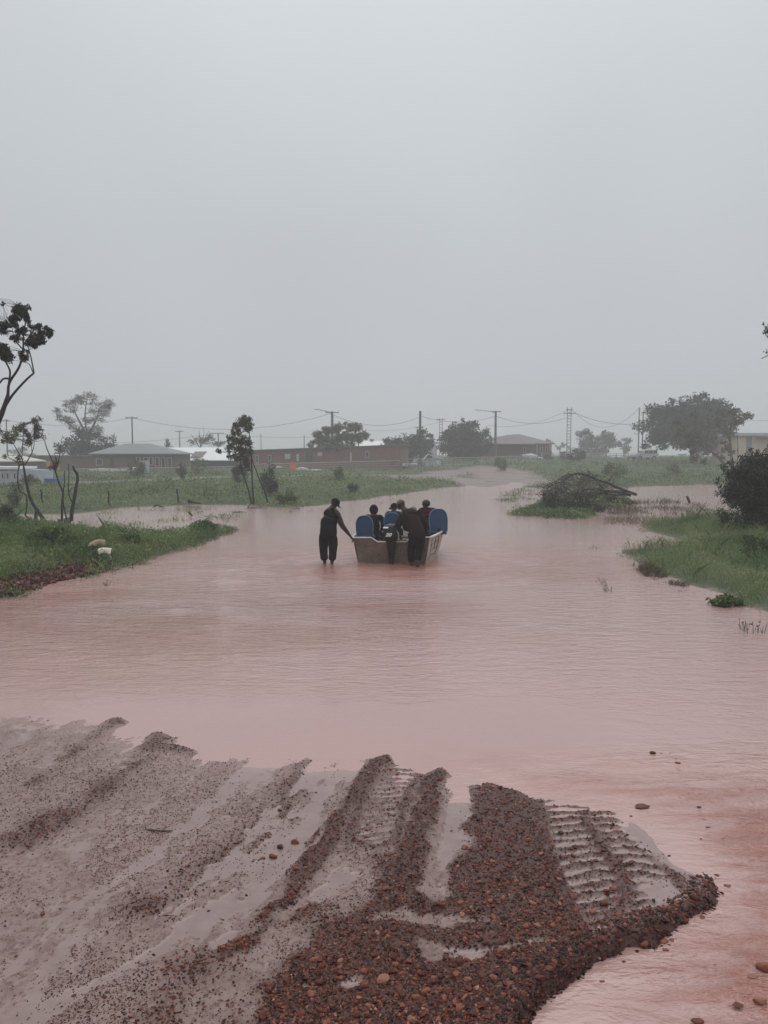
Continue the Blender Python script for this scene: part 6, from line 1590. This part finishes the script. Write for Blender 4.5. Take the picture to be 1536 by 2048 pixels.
seated('seated passenger in dark cap and blue shirt, half hidden by the man in tan cap', 788, 1006.5, 22.6, (-.5, .85, -.1), M_BLUESH, 'cap', M_CAPB, 'short', lean=(0, .06))
seated('passenger in a grey cap hunched behind the bending man', 826, 1014.5, 21.0, (.1, .95, -.3), M_OLIVE, 'cap', M_CAPG, lean=(-.10, .12), shw=.22, build=1.2)
seated('bare-headed passenger in a maroon shirt looking left, rightmost in the boat', 852, 999.5, 21.5, (-.92, .35, -.1), M_MAROON, None, None, 'short', lean=(-.14, .0), shw=.20)
# white bag on the gunwale
b = MB(); V, F = ico(); p = Q(846, 1066, 19.72); b.add(V * (.05, .05, .065) + np.array(tuple(p)), F); b.add(V * (.03, .03, .03) + np.array(tuple(p)) + (.05, 0, -.06), F)
props(b.build('bag', M_DECAL), 'small white bag on the stern rim beside the bending man', 'bag')

# ================================================================== GOATS
def goat(label, x, y, z, rz, sc_, cols, head_down=True):
    e = empty('goat', (x, y, z), label, 'goat'); e.rotation_euler = (0, 0, rz); e.scale = (sc_,) * 3
    t = NT('goat_coat'); co = t.coord(); sp = t.n.new('ShaderNodeSeparateXYZ'); t.l.new(co, sp.inputs[0])
    f = t.math('ADD', sp.outputs[0], t.math('MULTIPLY', t.noise(7, 4), .12))
    belly = t.rng(t.math('ADD', sp.outputs[2], t.math('MULTIPLY', t.noise(9, 4), .08)), .30, .35, 1, 0)
    c = t.mix(t.rng(f, .25, .31, 0, 1), cols[0], cols[1]); c = t.mix(t.math('MULTIPLY', belly, t.rng(f, .0, .1, 0, 1)), c, cols[2])
    t.set('Base Color', c).set('Roughness', .85); t.bump(t.noise(45, 4), .5, .01)
    s = SK()
    r0 = s.v((-.26, 0, .44), (.10, .11)); md = s.v((-.05, 0, .43), (.125, .13), r0); cs = s.v((.20, 0, .42), (.115, .12), md)
    n1 = s.v((.32, 0, .40), .075, cs); n2 = s.v((.42, 0, .28), .055, n1); hd = s.v((.48, 0, .18), .048, n2); s.v((.53, 0, .07), .028, hd)
    tl = s.v((-.36, 0, .47), .03, r0); s.v((-.40, 0, .42), .016, tl)
    for q in (-1, 1):
        s.v((.46, q * .10, .17), (.022, .012), s.v((.46, q * .05, .21), .018, hd))
        a = s.v((-.25, q * .075, .30), .062, r0); a = s.v((-.22, q * .075, .22), .035, a); a = s.v((-.31, q * .075, .14), .020, a); s.v((-.29, q * .075, .01), .017, a)
        a = s.v((.20, q * .07, .28), .045, cs); a = s.v((.20, q * .07, .15), .024, a); s.v((.20, q * .07, .01), .017, a)
    skin('body', s.V, s.E, s.R, t.m, e, s.roots)
    for q in (-1, 1):
        b = MB(); V, F = ico(); b.add(V * .010 + np.array((.49, q * .042, .16)), F); b.build('eye', M_BLACK, e)
g1 = G(200, 1124, .2); g1.z = gz(g1.x, g1.y)
goat('white goat with dark brown head and belly grazing in front, on the left bank', g1.x - .10, 19.0, gz(g1.x, 19.0) + .10, math.radians(225), .62, ((.74, .68, .56), (.030, .018, .016), (.05, .018, .02)))
goat('tan goat grazing directly behind the white one', WX(192, 19.6), 19.6, gz(WX(190, 19.6), 19.6) + .12, math.radians(240), .64, ((.34, .26, .17), (.42, .34, .24), (.12, .07, .05)))
